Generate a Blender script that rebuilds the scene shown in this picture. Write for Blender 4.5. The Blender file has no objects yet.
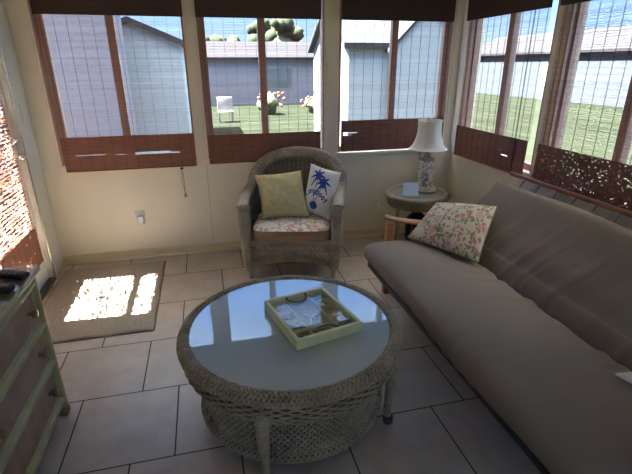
import bpy, math, random
import numpy as np
from mathutils import Vector, Matrix
R = random.Random(7)
PI = math.pi
S = bpy.context.scene
COL = S.collection
EXPOSURE = 4.6

# ------------------------------------------------------------------ materials
def new_mat(name):
    m = bpy.data.materials.new(name); m.use_nodes = True
    nt = m.node_tree; nt.nodes.clear()
    out = nt.nodes.new('ShaderNodeOutputMaterial')
    return m, nt, out
def N(nt, t, **kw):
    n = nt.nodes.new(t)
    for k, v in kw.items():
        if k in n.inputs: n.inputs[k].default_value = v
        else: setattr(n, k, v)
    return n
def coords(nt, kind='Object', scale=(1, 1, 1), rot=(0, 0, 0)):
    tc = nt.nodes.new('ShaderNodeTexCoord'); mp = nt.nodes.new('ShaderNodeMapping')
    mp.inputs['Scale'].default_value = scale; mp.inputs['Rotation'].default_value = rot
    nt.links.new(tc.outputs[kind], mp.inputs['Vector'])
    return mp.outputs['Vector']
def ramp(nt, fac, stops, interp='LINEAR'):
    r = nt.nodes.new('ShaderNodeValToRGB'); r.color_ramp.interpolation = interp
    e = r.color_ramp.elements
    while len(e) > 1: e.remove(e[-1])
    e[0].position = stops[0][0]; e[0].color = (*stops[0][1], 1)
    for p, c in stops[1:]:
        x = e.new(p); x.color = (*c, 1)
    nt.links.new(fac, r.inputs['Fac'])
    return r.outputs['Color']
def bump(nt, height, strength=.3, dist=.01):
    b = nt.nodes.new('ShaderNodeBump'); b.inputs['Strength'].default_value = strength
    b.inputs['Distance'].default_value = dist
    nt.links.new(height, b.inputs['Height'])
    return b.outputs['Normal']
def mixc(nt, fac, a, b):
    m = nt.nodes.new('ShaderNodeMix'); m.data_type = 'RGBA'
    for sock, v in ((m.inputs[0], fac), (m.inputs[6], a), (m.inputs[7], b)):
        if hasattr(v, 'links') or hasattr(v, 'is_linked'): nt.links.new(v, sock)
        else: sock.default_value = v if isinstance(v, float) else (*v, 1)
    return m.outputs[2]
def plain(name, c1, c2=None, scale=20, rough=.6, bstr=0, bdist=.003, sc=(1, 1, 1), metallic=0, detail=4, spec=.5, coat=0, sheen=0):
    m, nt, out = new_mat(name)
    p = N(nt, 'ShaderNodeBsdfPrincipled', Roughness=rough, Metallic=metallic)
    p.inputs['Specular IOR Level'].default_value = spec
    p.inputs['Coat Weight'].default_value = coat
    p.inputs['Sheen Weight'].default_value = sheen
    v = coords(nt, 'Object', sc)
    n = N(nt, 'ShaderNodeTexNoise', Scale=float(scale), Detail=float(detail))
    nt.links.new(v, n.inputs['Vector'])
    c2 = c2 or tuple(x * .85 for x in c1)
    col = ramp(nt, n.outputs['Fac'], [(.32, c2), (.68, c1)])
    nt.links.new(col, p.inputs['Base Color'])
    if bstr: nt.links.new(bump(nt, n.outputs['Fac'], bstr, bdist), p.inputs['Normal'])
    nt.links.new(p.outputs[0], out.inputs[0])
    return m
M = {}
M['wall'] = plain('wall_paint', (.78, .705, .545), (.755, .68, .525), 3, .55, .04)
M['trim'] = plain('trim_paint', (.74, .70, .58), (.70, .66, .54), 4, .45)
M['base'] = plain('baseboard_paint', (.66, .57, .34), (.62, .53, .31), 6, .45)
M['white'] = plain('white_paint', (.78, .77, .72), (.74, .73, .68), 5, .4)
M['door'] = plain('door_paint', (.55, .55, .49), (.52, .52, .46), 4, .45)
M['winframe'] = plain('window_metal', (.36, .27, .235), (.31, .23, .2), 9, .5)
M['ceil'] = plain('ceiling_paint', (.75, .73, .68), None, 3, .7)
M['groove'] = plain('groove', (.45, .40, .30), None, 3, .8)
M['metal'] = plain('satin_nickel', (.75, .72, .65), (.6, .57, .5), 40, .25, metallic=1)
M['brass'] = plain('brass', (.7, .5, .22), (.55, .38, .15), 40, .3, metallic=1)
M['dark'] = plain('dark_plastic', (.012, .012, .014), None, 30, .35)
M['bag'] = plain('black_nylon', (.010, .011, .016), (.006, .007, .010), 60, .55, .2)
M['strap'] = plain('grey_webbing', (.23, .24, .26), None, 60, .7)
M['thresh'] = plain('threshold_metal', (.05, .045, .04), None, 20, .45, metallic=.5)
M['blind'] = plain('bamboo_slat', (.27, .108, .062), (.165, .058, .034), 9, .6, sc=(.6, .6, 30))
M['blind_shaded'] = plain('valance_slat_shaded', (.055, .028, .022), (.03, .015, .012), 9, .6, sc=(.6, .6, 30))  # darker copy of the bamboo: shade on the valance put into the colour
M['string'] = plain('blind_string', (.035, .02, .015), None, 30, .8)
M['cord'] = plain('cord', (.42, .33, .21), None, 60, .8)
M['wood'] = plain('futon_wood', (.47, .20, .055), (.35, .13, .035), 6, .4, .05, sc=(1, 8, 8))
M['wooddark'] = plain('rail_wood', (.34, .13, .06), (.22, .08, .04), 6, .4, .05, sc=(8, 1, 8))
M['slatwood'] = plain('slat_wood', (.42, .31, .22), (.32, .22, .15), 8, .55, .05)
M['iron'] = plain('dark_rail', (.03, .026, .022), None, 10, .5)
M['legcap'] = plain('foot_cap', (.06, .045, .03), None, 30, .5)
M['green_rattan'] = plain('green_rattan', (.44, .39, .17), (.33, .29, .115), 14, .42, .1, sc=(1, 1, 1))
M['reed'] = plain('reed', (.46, .32, .22), (.33, .22, .145), 10, .5, .1, sc=(1, 1, .6))
M['knob'] = plain('knob_wood', (.27, .19, .075), (.2, .13, .05), 20, .35)
M['tassel'] = plain('tassel_wood', (.50, .27, .16), (.4, .2, .12), 20, .4)
M['shade'] = plain('lamp_shade_linen', (.80, .76, .64), (.75, .71, .59), 60, .8)
M['lampbase'] = plain('lamp_stone', (.42, .38, .32), (.33, .29, .24), 25, .5, .2)
M['cover'] = plain('outlet_plastic', (.80, .77, .68), None, 10, .35)
M['plug'] = plain('plug_white', (.85, .86, .86), None, 10, .3)
M['slot'] = plain('slot_dark', (.05, .05, .05), None, 10, .5)
M['tray'] = plain('tray_wood', (.80, .75, .42), (.70, .67, .36), 7, .45, .05, sc=(3, 3, 1))
M['trayback'] = plain('tray_backing', (.50, .43, .31), (.40, .34, .24), 12, .7)
M['shell'] = plain('sea_shell', (.66, .59, .50), (.42, .33, .25), 70, .45, .2)
M['shellpink'] = plain('pink_shell', (.62, .42, .33), (.45, .28, .2), 60, .45, .2)
M['shelldark'] = plain('dark_shell', (.22, .18, .15), (.10, .08, .07), 60, .45, .2)
M['star'] = plain('starfish', (.70, .62, .48), (.55, .46, .33), 90, .8, .5)
M['rope'] = plain('rope', (.26, .19, .11), (.14, .10, .06), 120, .9, .4)
M['siding'] = None
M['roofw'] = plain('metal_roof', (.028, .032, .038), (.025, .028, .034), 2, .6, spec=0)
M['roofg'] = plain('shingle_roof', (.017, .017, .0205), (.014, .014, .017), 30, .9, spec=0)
M['leaf'] = plain('tree_leaves', (.030, .037, .026), (.018, .024, .017), 3, .8, .3, spec=0)
M['hedge'] = plain('shrub_leaves', (.04, .06, .02), (.02, .035, .01), 6, .8, .3)
M['flower'] = plain('orange_flowers', (.16, .04, .015), (.10, .025, .01), 8, .8)
M['bark'] = plain('bark', (.16, .11, .08), (.09, .06, .04), 12, .9, .4)
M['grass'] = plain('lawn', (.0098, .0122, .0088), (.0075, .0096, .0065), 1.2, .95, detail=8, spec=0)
M['concrete'] = plain('concrete', (.17, .165, .16), (.15, .145, .14), 4, .9)
M['paver'] = plain('pink_pavers', (.055, .038, .035), (.045, .031, .028), 5, .9, spec=0)
M['glassdark'] = plain('house_window', (.06, .08, .10), None, 3, .1)
M['garden_white'] = plain('garden_white', (.12, .125, .135), None, 3, .5)
M['pillow_back'] = plain('pillow_back', (.62, .56, .42), (.55, .49, .36), 60, .9)
M['white_cloth'] = plain('white_cloth', (.84, .80, .74), (.78, .74, .68), 30, .9, .15, .004)
M['blue_print'] = plain('blue_print', (.035, .085, .36), (.025, .06, .28), 40, .9)
M['welt'] = plain('brown_cushion_side', (.38, .245, .14), (.32, .20, .115), 40, .9, .1)
M['paper'] = plain('card_paper', (.60, .72, .86), (.52, .66, .83), 12, .6)
M['acrylic'] = plain('card_stand', (.55, .68, .82), (.45, .58, .74), 6, .2)
M['glaze'] = None

def siding(name, c1, c2, pitch):
    m, nt, out = new_mat(name)
    p = N(nt, 'ShaderNodeBsdfPrincipled', Roughness=.7); p.inputs['Specular IOR Level'].default_value = 0
    v = coords(nt, 'Object', (1, 1, 1))
    w = N(nt, 'ShaderNodeTexWave', Scale=1 / pitch / 6.2832 * 3.1416 * 1.0, Distortion=0.0)
    w.wave_type = 'BANDS'; w.bands_direction = 'Z'; w.wave_profile = 'SAW'
    nt.links.new(v, w.inputs['Vector'])
    c = ramp(nt, w.outputs['Fac'], [(0, c2), (.12, c1), (1, c1)])
    nt.links.new(c, p.inputs['Base Color'])
    nt.links.new(bump(nt, w.outputs['Fac'], .5, .02), p.inputs['Normal'])
    nt.links.new(p.outputs[0], out.inputs[0]); return m
M['siding_blue'] = siding('blue_grey_siding', (.235, .27, .30), (.195, .225, .25), .2)
M['siding_lilac'] = siding('lilac_siding', (.14, .145, .18), (.113, .118, .148), .2)
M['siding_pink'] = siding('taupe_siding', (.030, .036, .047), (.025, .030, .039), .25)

def pane_glass(name, tint=(1, 1, 1), ior=1.45):
    m, nt, out = new_mat(name)
    t = N(nt, 'ShaderNodeBsdfTransparent', Color=(*tint, 1))
    g = N(nt, 'ShaderNodeBsdfGlossy', Roughness=.02)
    geo = nt.nodes.new('ShaderNodeNewGeometry')
    dt = N(nt, 'ShaderNodeVectorMath', operation='DOT_PRODUCT')
    nt.links.new(geo.outputs['Incoming'], dt.inputs[0]); nt.links.new(geo.outputs['Normal'], dt.inputs[1])
    def mth(op, a, b):
        n = nt.nodes.new('ShaderNodeMath'); n.operation = op
        for k, v in enumerate((a, b)):
            if v is None: continue
            if isinstance(v, (int, float)): n.inputs[k].default_value = v
            else: nt.links.new(v, n.inputs[k])
        return n.outputs[0]
    r0 = ((ior - 1) / (ior + 1)) ** 2
    f5 = mth('POWER', mth('SUBTRACT', 1.0, mth('ABSOLUTE', dt.outputs['Value'], None)), 5.0)
    fr = mth('ADD', mth('MULTIPLY', f5, 1 - r0), r0)
    mx = N(nt, 'ShaderNodeMixShader')
    nt.links.new(fr, mx.inputs[0]); nt.links.new(t.outputs[0], mx.inputs[1]); nt.links.new(g.outputs[0], mx.inputs[2])
    nt.links.new(mx.outputs[0], out.inputs[0]); return m
M['pane'] = pane_glass('window_glass', (.97, .985, .98))
M['traypane'] = pane_glass('tray_glass', (.95, .96, .96), 1.45)

def tabletop_glass(name, c):
    m, nt, out = new_mat(name)
    p = N(nt, 'ShaderNodeBsdfPrincipled', Roughness=.5)
    p.inputs['Base Color'].default_value = (*c, 1)
    p.inputs['Coat Weight'].default_value = 1.0; p.inputs['Coat Roughness'].default_value = .015
    p.inputs['Coat IOR'].default_value = 1.9
    v = coords(nt, 'Object'); n = N(nt, 'ShaderNodeTexNoise', Scale=6.0, Detail=3.0)
    nt.links.new(v, n.inputs['Vector'])
    nt.links.new(ramp(nt, n.outputs['Fac'], [(.3, tuple(x * .94 for x in c)), (.7, c)]), p.inputs['Base Color'])
    nt.links.new(p.outputs[0], out.inputs[0]); return m
M['tglass'] = tabletop_glass('frosted_glass_top', (.38, .435, .38))
M['sglass'] = tabletop_glass('clear_glass_top', (.13, .15, .13))

def wicker(name, c1, c2):
    m, nt, out = new_mat(name)
    p = N(nt, 'ShaderNodeBsdfPrincipled', Roughness=.55)
    v = coords(nt, 'Object')
    n = N(nt, 'ShaderNodeTexNoise', Scale=90.0, Detail=3.0); nt.links.new(v, n.inputs['Vector'])
    n2 = N(nt, 'ShaderNodeTexNoise', Scale=9.0, Detail=3.0); nt.links.new(v, n2.inputs['Vector'])
    a = N(nt, 'ShaderNodeMath', operation='ADD'); nt.links.new(n.outputs['Fac'], a.inputs[0]); nt.links.new(n2.outputs['Fac'], a.inputs[1])
    h = N(nt, 'ShaderNodeMath', operation='MULTIPLY'); nt.links.new(a.outputs[0], h.inputs[0]); h.inputs[1].default_value = .5
    nt.links.new(ramp(nt, h.outputs[0], [(.36, c2), (.62, c1)]), p.inputs['Base Color'])
    nt.links.new(bump(nt, n.outputs['Fac'], .5, .004), p.inputs['Normal'])
    nt.links.new(p.outputs[0], out.inputs[0]); return m
M['wicker'] = wicker('chair_wicker', (.42, .33, .235), (.21, .165, .115))
M['wicker_tbl'] = wicker('table_wicker', (.44, .35, .225), (.22, .165, .10))
M['wicker_side'] = wicker('side_table_wicker', (.36, .285, .18), (.18, .14, .09))

M['wicker_gap_shade'] = plain('shaded_weave_core', (.125, .092, .06), (.08, .058, .038), 40, .7)  # shade of the gaps between strands, put into a darker core colour
M['cane_back_shade'] = plain('shaded_cane_backing', (.20, .155, .105), (.14, .105, .07), 40, .7)  # milder gap shade painted on the sheet behind the chair weave
def fabric(name, c1, c2, scale=300, rough=.9, wr=None):
    m, nt, out = new_mat(name)
    p = N(nt, 'ShaderNodeBsdfPrincipled', Roughness=rough)
    p.inputs['Specular IOR Level'].default_value = .25
    v = coords(nt, 'Object')
    n = N(nt, 'ShaderNodeTexNoise', Scale=4.0, Detail=6.0); nt.links.new(v, n.inputs['Vector'])
    nt.links.new(ramp(nt, n.outputs['Fac'], [(.3, c2), (.7, c1)]), p.inputs['Base Color'])
    if wr:
        v2 = coords(nt, 'Object', wr)
        w = N(nt, 'ShaderNodeTexNoise', Scale=1.0, Detail=3.0); w.inputs['Distortion'].default_value = .6
        nt.links.new(v2, w.inputs['Vector'])
        nt.links.new(bump(nt, w.outputs['Fac'], .30, .02), p.inputs['Normal'])
    nt.links.new(p.outputs[0], out.inputs[0]); return m
M['futon'] = fabric('taupe_futon_cloth', (.245, .195, .147), (.22, .174, .13), wr=(5, 7, 5))
M['rug'] = plain('rug_pile', (.44, .365, .285), (.28, .225, .17), 160, .95, .5, .006)
M['yellow'] = plain('yellow_quilted_cloth', (.66, .56, .29), (.54, .44, .20), 38, .9, .25, .004)

def floral(name, ground, pink, green, brown, s=1.0, thr=.34, uvk='UV'):
    m, nt, out = new_mat(name)
    p = N(nt, 'ShaderNodeBsdfPrincipled', Roughness=.9)
    tc = nt.nodes.new('ShaderNodeTexCoord')
    mp = N(nt, 'ShaderNodeMapping'); mp.inputs['Scale'].default_value = (s, s, s)
    nt.links.new(tc.outputs[uvk], mp.inputs['Vector'])
    nz = N(nt, 'ShaderNodeTexNoise', Scale=5.0, Detail=3.0); nt.links.new(mp.outputs[0], nz.inputs['Vector'])
    mixv = N(nt, 'ShaderNodeVectorMath', operation='MULTIPLY_ADD')
    nt.links.new(nz.outputs['Color'], mixv.inputs[0]); mixv.inputs[1].default_value = (.22, .22, .22)
    nt.links.new(mp.outputs[0], mixv.inputs[2])
    def blobs(scale, lo, hi, thr, off):
        mo = N(nt, 'ShaderNodeVectorMath', operation='ADD'); mo.inputs[1].default_value = (off, off * 1.7, 0)
        nt.links.new(mixv.outputs[0], mo.inputs[0])
        vo = N(nt, 'ShaderNodeTexVoronoi', Scale=scale); vo.voronoi_dimensions = '2D'
        nt.links.new(mo.outputs[0], vo.inputs['Vector'])
        sep = N(nt, 'ShaderNodeSeparateColor'); nt.links.new(vo.outputs['Color'], sep.inputs[0])
        a = N(nt, 'ShaderNodeMath', operation='LESS_THAN'); nt.links.new(vo.outputs['Distance'], a.inputs[0]); a.inputs[1].default_value = thr
        b = N(nt, 'ShaderNodeMath', operation='LESS_THAN'); nt.links.new(sep.outputs[0], b.inputs[0]); b.inputs[1].default_value = hi
        c = N(nt, 'ShaderNodeMath', operation='MULTIPLY'); nt.links.new(a.outputs[0], c.inputs[0]); nt.links.new(b.outputs[0], c.inputs[1])
        return c.outputs[0]
    vl = N(nt, 'ShaderNodeTexVoronoi', Scale=2.6); vl.voronoi_dimensions = '2D'; vl.feature = 'DISTANCE_TO_EDGE'
    nt.links.new(mixv.outputs[0], vl.inputs['Vector'])
    ln = N(nt, 'ShaderNodeMath', operation='LESS_THAN'); nt.links.new(vl.outputs['Distance'], ln.inputs[0]); ln.inputs[1].default_value = .022
    c = mixc(nt, ln.outputs[0], ground, brown)
    c = mixc(nt, blobs(9, 0, .38, .36, 3.1), c, green)
    c = mixc(nt, blobs(13, 0, .26, .33, 7.7), c, brown)
    c = mixc(nt, blobs(4.2, 0, .30, .40, 1.3), c, tuple(x * .5 + g * .5 for x, g in zip(pink, ground)))
    c = mixc(nt, blobs(11, 0, .22, .42, 5.2), c, pink)
    nt.links.new(c, p.inputs['Base Color'])
    nt.links.new(p.outputs[0], out.inputs[0]); return m
M['floral'] = floral('floral_chintz', (.60, .53, .38), (.56, .17, .22), (.25, .23, .10), (.30, .21, .11), 1.75)
M['floral_seat'] = floral('floral_seat_cloth', (.72, .66, .57), (.60, .28, .30), (.36, .32, .24), (.42, .33, .26), 1.3)

def tile_floor():
    m, nt, out = new_mat('ceramic_floor_tile')
    p = N(nt, 'ShaderNodeBsdfPrincipled')
    tc = nt.nodes.new('ShaderNodeTexCoord')
    def mapped(loc):
        mp = N(nt, 'ShaderNodeMapping'); mp.inputs['Location'].default_value = loc
        nt.links.new(tc.outputs['Object'], mp.inputs['Vector']); return mp.outputs[0]
    br = N(nt, 'ShaderNodeTexBrick', Scale=1.0)
    br.inputs['Brick Width'].default_value = TP; br.inputs['Row Height'].default_value = TP
    br.inputs['Mortar Size'].default_value = .0034; br.inputs['Mortar Smooth'].default_value = .15
    br.inputs['Bias'].default_value = 0.0
    br.offset = TOFF; br.offset_frequency = 2; br.squash = 1.0
    br.inputs['Color1'].default_value = (0, 0, 0, 1); br.inputs['Color2'].default_value = (1, 1, 1, 1)
    br.inputs['Mortar'].default_value = (.5, .5, .5, 1)
    nt.links.new(mapped((TLX, TLY, 0)), br.inputs['Vector'])
    n = N(nt, 'ShaderNodeTexNoise', Scale=5.0, Detail=8.0); n.inputs['Roughness'].default_value = .65
    nt.links.new(mapped((0, 0, 0)), n.inputs['Vector'])
    base = ramp(nt, n.outputs['Fac'], [(.30, (.40, .325, .265)), (.55, (.49, .41, .335)), (.72, (.54, .465, .39))])
    sep = N(nt, 'ShaderNodeSeparateColor'); nt.links.new(br.outputs['Color'], sep.inputs[0])
    v = ramp(nt, sep.outputs[0], [(0, (.93, .92, .91)), (1, (1.04, 1.03, 1.02))])
    mul = N(nt, 'ShaderNodeMix'); mul.data_type = 'RGBA'; mul.blend_type = 'MULTIPLY'; mul.inputs[0].default_value = 1
    nt.links.new(base, mul.inputs[6]); nt.links.new(v, mul.inputs[7])
    c = mixc(nt, br.outputs['Fac'], mul.outputs[2], (.045, .035, .03))
    nt.links.new(c, p.inputs['Base Color'])
    rr = ramp(nt, br.outputs['Fac'], [(0, (.34, .34, .34)), (1, (.9, .9, .9))])
    nt.links.new(rr, p.inputs['Roughness'])
    inv = N(nt, 'ShaderNodeMath', operation='SUBTRACT'); inv.inputs[0].default_value = 1.0; nt.links.new(br.outputs['Fac'], inv.inputs[1])
    ad = N(nt, 'ShaderNodeMath', operation='MULTIPLY_ADD'); nt.links.new(n.outputs['Fac'], ad.inputs[0]); ad.inputs[1].default_value = .25
    nt.links.new(inv.outputs[0], ad.inputs[2])
    nt.links.new(bump(nt, ad.outputs[0], .35, .004), p.inputs['Normal'])
    nt.links.new(p.outputs[0], out.inputs[0]); return m
# tile grid: seams at x = -0.250 + k*TP in rows whose lower edge is y=1.530, rows offset .27 of a tile
TP = .4577
TOFF = .607
TLX, TLY = 0, 0     # set below

# ------------------------------------------------------------------ mesh builder
class MB:
    def __init__(s): s.v = []; s.f = []; s.uv = []; s.mi = []
    def add(s, vs, fs, uvs=None, mi=0):
        o = len(s.v); s.v += [tuple(p) for p in vs]
        for i, f in enumerate(fs):
            s.f.append(tuple(k + o for k in f)); s.mi.append(mi if isinstance(mi, int) else mi[i])
            s.uv.append([uvs[k] for k in f] if uvs else [(0, 0)] * len(f))
    def box(s, x0, x1, y0, y1, z0, z1, mat=None, mi=0):
        vs = [Vector(p) for p in ((x0, y0, z0), (x1, y0, z0), (x1, y1, z0), (x0, y1, z0), (x0, y0, z1), (x1, y0, z1), (x1, y1, z1), (x0, y1, z1))]
        if mat: vs = [mat @ v for v in vs]
        s.add(vs, [(0, 3, 2, 1), (4, 5, 6, 7), (0, 1, 5, 4), (1, 2, 6, 5), (2, 3, 7, 6), (3, 0, 4, 7)], mi=mi)
    def rbox(s, x0, x1, y0, y1, z0, z1, r=.008, mat=None, mi=0):
        # box with rounded (chamfered, 2-step) edges: superellipse-ish shells
        cx, cy, cz = (x0 + x1) / 2, (y0 + y1) / 2, (z0 + z1) / 2
        hx, hy, hz = (x1 - x0) / 2, (y1 - y0) / 2, (z1 - z0) / 2
        r = min(r, hx * .98, hy * .98, hz * .98)
        rings = []; k = 3
        def ring(ix, iy, z):
            pts = []
            for (sx, sy, a0) in ((1, 1, 0), (-1, 1, 90), (-1, -1, 180), (1, -1, 270)):
                for j in range(k + 1):
                    a = math.radians(a0 + 90 * j / k)
                    pts.append((cx + sx * (hx - r) + ix * math.cos(a), cy + sy * (hy - r) + iy * math.sin(a), z))
            return pts
        for j in range(k + 1):
            a = PI / 2 * j / k
            rings.append(ring(r * math.sin(a), r * math.sin(a), cz - hz + r - r * math.cos(a)))
        for j in range(k + 1):
            a = PI / 2 * j / k
            rings.append(ring(r * math.cos(a), r * math.cos(a), cz + hz - r + r * math.sin(a)))
        n = len(rings[0]); vs = [Vector(p) for q in rings for p in q]
        if mat: vs = [mat @ v for v in vs]
        fs = [tuple(range(n))[::-1]]
        for i in range(len(rings) - 1):
            for j in range(n): fs.append((i * n + j, i * n + (j + 1) % n, (i + 1) * n + (j + 1) % n, (i + 1) * n + j))
        fs.append(tuple(range((len(rings) - 1) * n, len(rings) * n)))
        s.add(vs, fs, mi=mi)
    def grid(s, fn, nu, nv, cu=False, cv=False, capu=False, mi=None, uvf=None):
        NU = nu if cu else nu + 1; NV = nv if cv else nv + 1
        vs = []; uvs = []
        for i in range(NU):
            for j in range(NV):
                u, v = i / nu, j / nv
                vs.append(fn(u, v)); uvs.append(uvf(u, v) if uvf else (u, v))
        fs = []; ms = []
        for i in range(nu):
            for j in range(nv):
                a = (i % NU) * NV + (j % NV); b = ((i + 1) % NU) * NV + (j % NV)
                c = ((i + 1) % NU) * NV + ((j + 1) % NV); d = (i % NU) * NV + ((j + 1) % NV)
                fs.append((a, b, c, d)); ms.append(mi((i + .5) / nu, (j + .5) / nv) if callable(mi) else (mi or 0))
        if capu and cv:
            fs.append(tuple(range(NV))[::1]); ms.append(0)
            fs.append(tuple(range((NU - 1) * NV, NU * NV))[::-1]); ms.append(0)
        s.add(vs, fs, uvs, ms)
    def lathe(s, prof, n=32, c=(0, 0, 0), disp=None, mi=0):
        P = prof
        def fn(u, v):
            k = v * (len(P) - 1); i = min(int(k), len(P) - 2); t = k - i
            r = P[i][0] * (1 - t) + P[i + 1][0] * t; z = P[i][1] * (1 - t) + P[i + 1][1] * t
            a = -2 * PI * u
            if disp: r += disp(u, v)
            return (c[0] + r * math.cos(a), c[1] + r * math.sin(a), c[2] + z)
        s.grid(fn, n, len(P) - 1, cu=True, mi=mi)
    def tube(s, path, r, n=10, closed=False, up=(0, 0, 1), b=None, disp=None, caps=True, mi=0):
        P = [Vector(p) for p in path]; L = len(P); rings = []
        up = Vector(up); prev = None
        for i in range(L):
            t = (P[(i + 1) % L] - P[i - 1]) if closed else (P[min(i + 1, L - 1)] - P[max(i - 1, 0)])
            t.normalize()
            if prev is None:
                sd = t.cross(up)
                if sd.length < 1e-3: sd = t.cross(Vector((1, 0, 0)))
            else:
                sd = prev - t * prev.dot(t)
            sd.normalize(); prev = sd; nn = sd.cross(t)
            q = i / (L - 1)
            ra = r(q) if callable(r) else r; rb = (b(q) if callable(b) else b) if b is not None else ra
            ring = []
            for j in range(n):
                a = 2 * PI * j / n; d = disp(i, j, q, a) if disp else 0
                ring.append(P[i] + sd * (math.cos(a) * (ra + d)) + nn * (math.sin(a) * (rb + d)))
            rings.append(ring)
        vs = [p for q in rings for p in q]; fs = []
        for i in range(L if closed else L - 1):
            k = (i + 1) % L
            for j in range(n): fs.append((i * n + j, i * n + (j + 1) % n, k * n + (j + 1) % n, k * n + j))
        if caps and not closed:
            fs.append(tuple(range(n))[::-1]); fs.append(tuple(range((L - 1) * n, L * n)))
        s.add(vs, fs, mi=mi)
    def ball(s, c, r, n=12, m=8, disp=None, sc=(1, 1, 1), mi=0):
        def fn(u, v):
            a = 2 * PI * u; b = PI * (v - .5)
            d = Vector((math.cos(a) * math.cos(b), math.sin(a) * math.cos(b), math.sin(b)))
            k = r * (1 + (disp(d) if disp else 0))
            return (c[0] + d.x * k * sc[0], c[1] + d.y * k * sc[1], c[2] + d.z * k * sc[2])
        s.grid(fn, n, m, cu=True, mi=mi)
    def build(s, name, mats, parent=None, smooth=True, loc=None, rot=None, angle=40, off=None):
        me = bpy.data.meshes.new(name)
        vs = s.v
        if off is not None: vs = [(a - off[0], b - off[1], c - off[2]) for a, b, c in vs]
        me.from_pydata(vs, [], s.f)
        uvl = me.uv_layers.new(name='UVMap')
        flat = [c for f in s.uv for p in f for c in p]
        uvl.data.foreach_set('uv', flat)
        if not isinstance(mats, (list, tuple)): mats = [mats]
        for m in mats: me.materials.append(m)
        me.polygons.foreach_set('material_index', s.mi)
        me.update(); me.validate()
        if smooth:
            me.polygons.foreach_set('use_smooth', [True] * len(me.polygons))
            try: me.set_sharp_from_angle(angle=math.radians(angle))
            except Exception: pass
        o = bpy.data.objects.new(name, me); COL.objects.link(o)
        if parent: o.parent = parent
        if loc: o.location = loc
        if rot: o.rotation_euler = rot
        return o
def thing(name, label, cat, loc=(0, 0, 0), rz=0, group=None):
    o = bpy.data.objects.new(name, None); COL.objects.link(o)
    o.location = loc; o.rotation_euler = (0, 0, rz); o.empty_display_size = .1
    return tag(o, label, cat, group)
def tag(o, label, cat, group=None, kind=None):
    o['label'] = label; o['category'] = cat
    if group: o['group'] = group
    if kind: o['kind'] = kind
    return o
def struct(o):
    o['kind'] = 'structure'; return o
def smoothstep(a, b, x):
    t = min(1, max(0, (x - a) / (b - a))); return t * t * (3 - 2 * t)
def lerp(a, b, t): return a + (b - a) * t
def catmull(P, n):
    P = [Vector(p) for p in P]; out = []
    for i in range(len(P) - 1):
        p0, p1, p2, p3 = P[max(i - 1, 0)], P[i], P[i + 1], P[min(i + 2, len(P) - 1)]
        for k in range(n):
            t = k / n
            out.append(.5 * ((2 * p1) + (p2 - p0) * t + (2 * p0 - 5 * p1 + 4 * p2 - p3) * t * t + (3 * p1 - p0 - 3 * p2 + p3) * t ** 3))
    out.append(P[-1]); return out
def resample(P, step):
    P = [Vector(p) for p in P]; d = [0]
    for a, b in zip(P, P[1:]): d.append(d[-1] + (b - a).length)
    n = max(2, int(d[-1] / step)); out = []; k = 0
    for i in range(n + 1):
        t = d[-1] * i / n
        while k < len(P) - 2 and d[k + 1] < t: k += 1
        out.append(P[k].lerp(P[k + 1], (t - d[k]) / max(1e-9, d[k + 1] - d[k])))
    return out

def rows_weave(m, Sf, Nf, nrow, stakes, amp, r, nu, closed, v0=0.0, v1=1.0, n=5, mi=0):
    # horizontal strands going over and under the stakes
    for k in range(nrow):
        v = lerp(v0, v1, (k + .5) / nrow)
        cnt = nu if closed else nu + 1
        P = []
        for i in range(cnt):
            u = i / nu
            P.append(Vector(Sf(u, v)) + Vector(Nf(u, v)) * (amp * math.cos(PI * stakes * u + PI * k)))
        m.tube(P, r, n, closed=closed)
def torus_braid(m, R0, z0, a, b, wraps, strands, r, npt, both=True, n=5):
    # helical strands wrapped both ways round a ring
    for sg in ((1, -1) if both else (1,)):
        for k in range(strands):
            P = []
            for i in range(npt):
                t = 2 * PI * i / npt; q = sg * (wraps * t) + 2 * PI * k / strands
                off = .0022 * math.cos(strands * wraps * 0 + (q * 4) + (PI if sg > 0 else 0))
                rr = R0 + (a + off) * math.cos(q); P.append((rr * math.cos(t), rr * math.sin(t), z0 + (b + off) * math.sin(q)))
            m.tube(P, r, n, closed=True)
# ------------------------------------------------------------------ camera
F, YAW, PIT, ROL = 443.2, .23989, .37, -.00463
fw = Vector((math.sin(YAW) * math.cos(PIT), math.cos(YAW) * math.cos(PIT), -math.sin(PIT)))
rt = Vector((math.cos(YAW), -math.sin(YAW), 0)); upv = rt.cross(fw)
r2 = rt * math.cos(ROL) + upv * math.sin(ROL); u2 = -rt * math.sin(ROL) + upv * math.cos(ROL)
cam = bpy.data.objects.new('camera', bpy.data.cameras.new('camera')); COL.objects.link(cam)
mw = Matrix((r2, u2, -fw)).transposed().to_4x4(); mw.translation = (0, 0, 1.55)
cam.matrix_world = mw
cam.data.sensor_width = 36; cam.data.lens = 36 * F / 632; cam.data.clip_start = .02; cam.data.clip_end = 300
S.camera = cam

# ------------------------------------------------------------------ room
XL, XR, YB, YF, ZC = -1.25, 2.24, 3.79, -2.6, 2.42
T = .12
# brick texture origin: row edges at y=1.530+k*TP ; seams x=-.250+k*TP in row [1.530,1.988]
kr = 0
TLY = -(1.5295 - 10 * TP)            # rows counted from y = 1.5295-10*TP, row 10 is even
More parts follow.
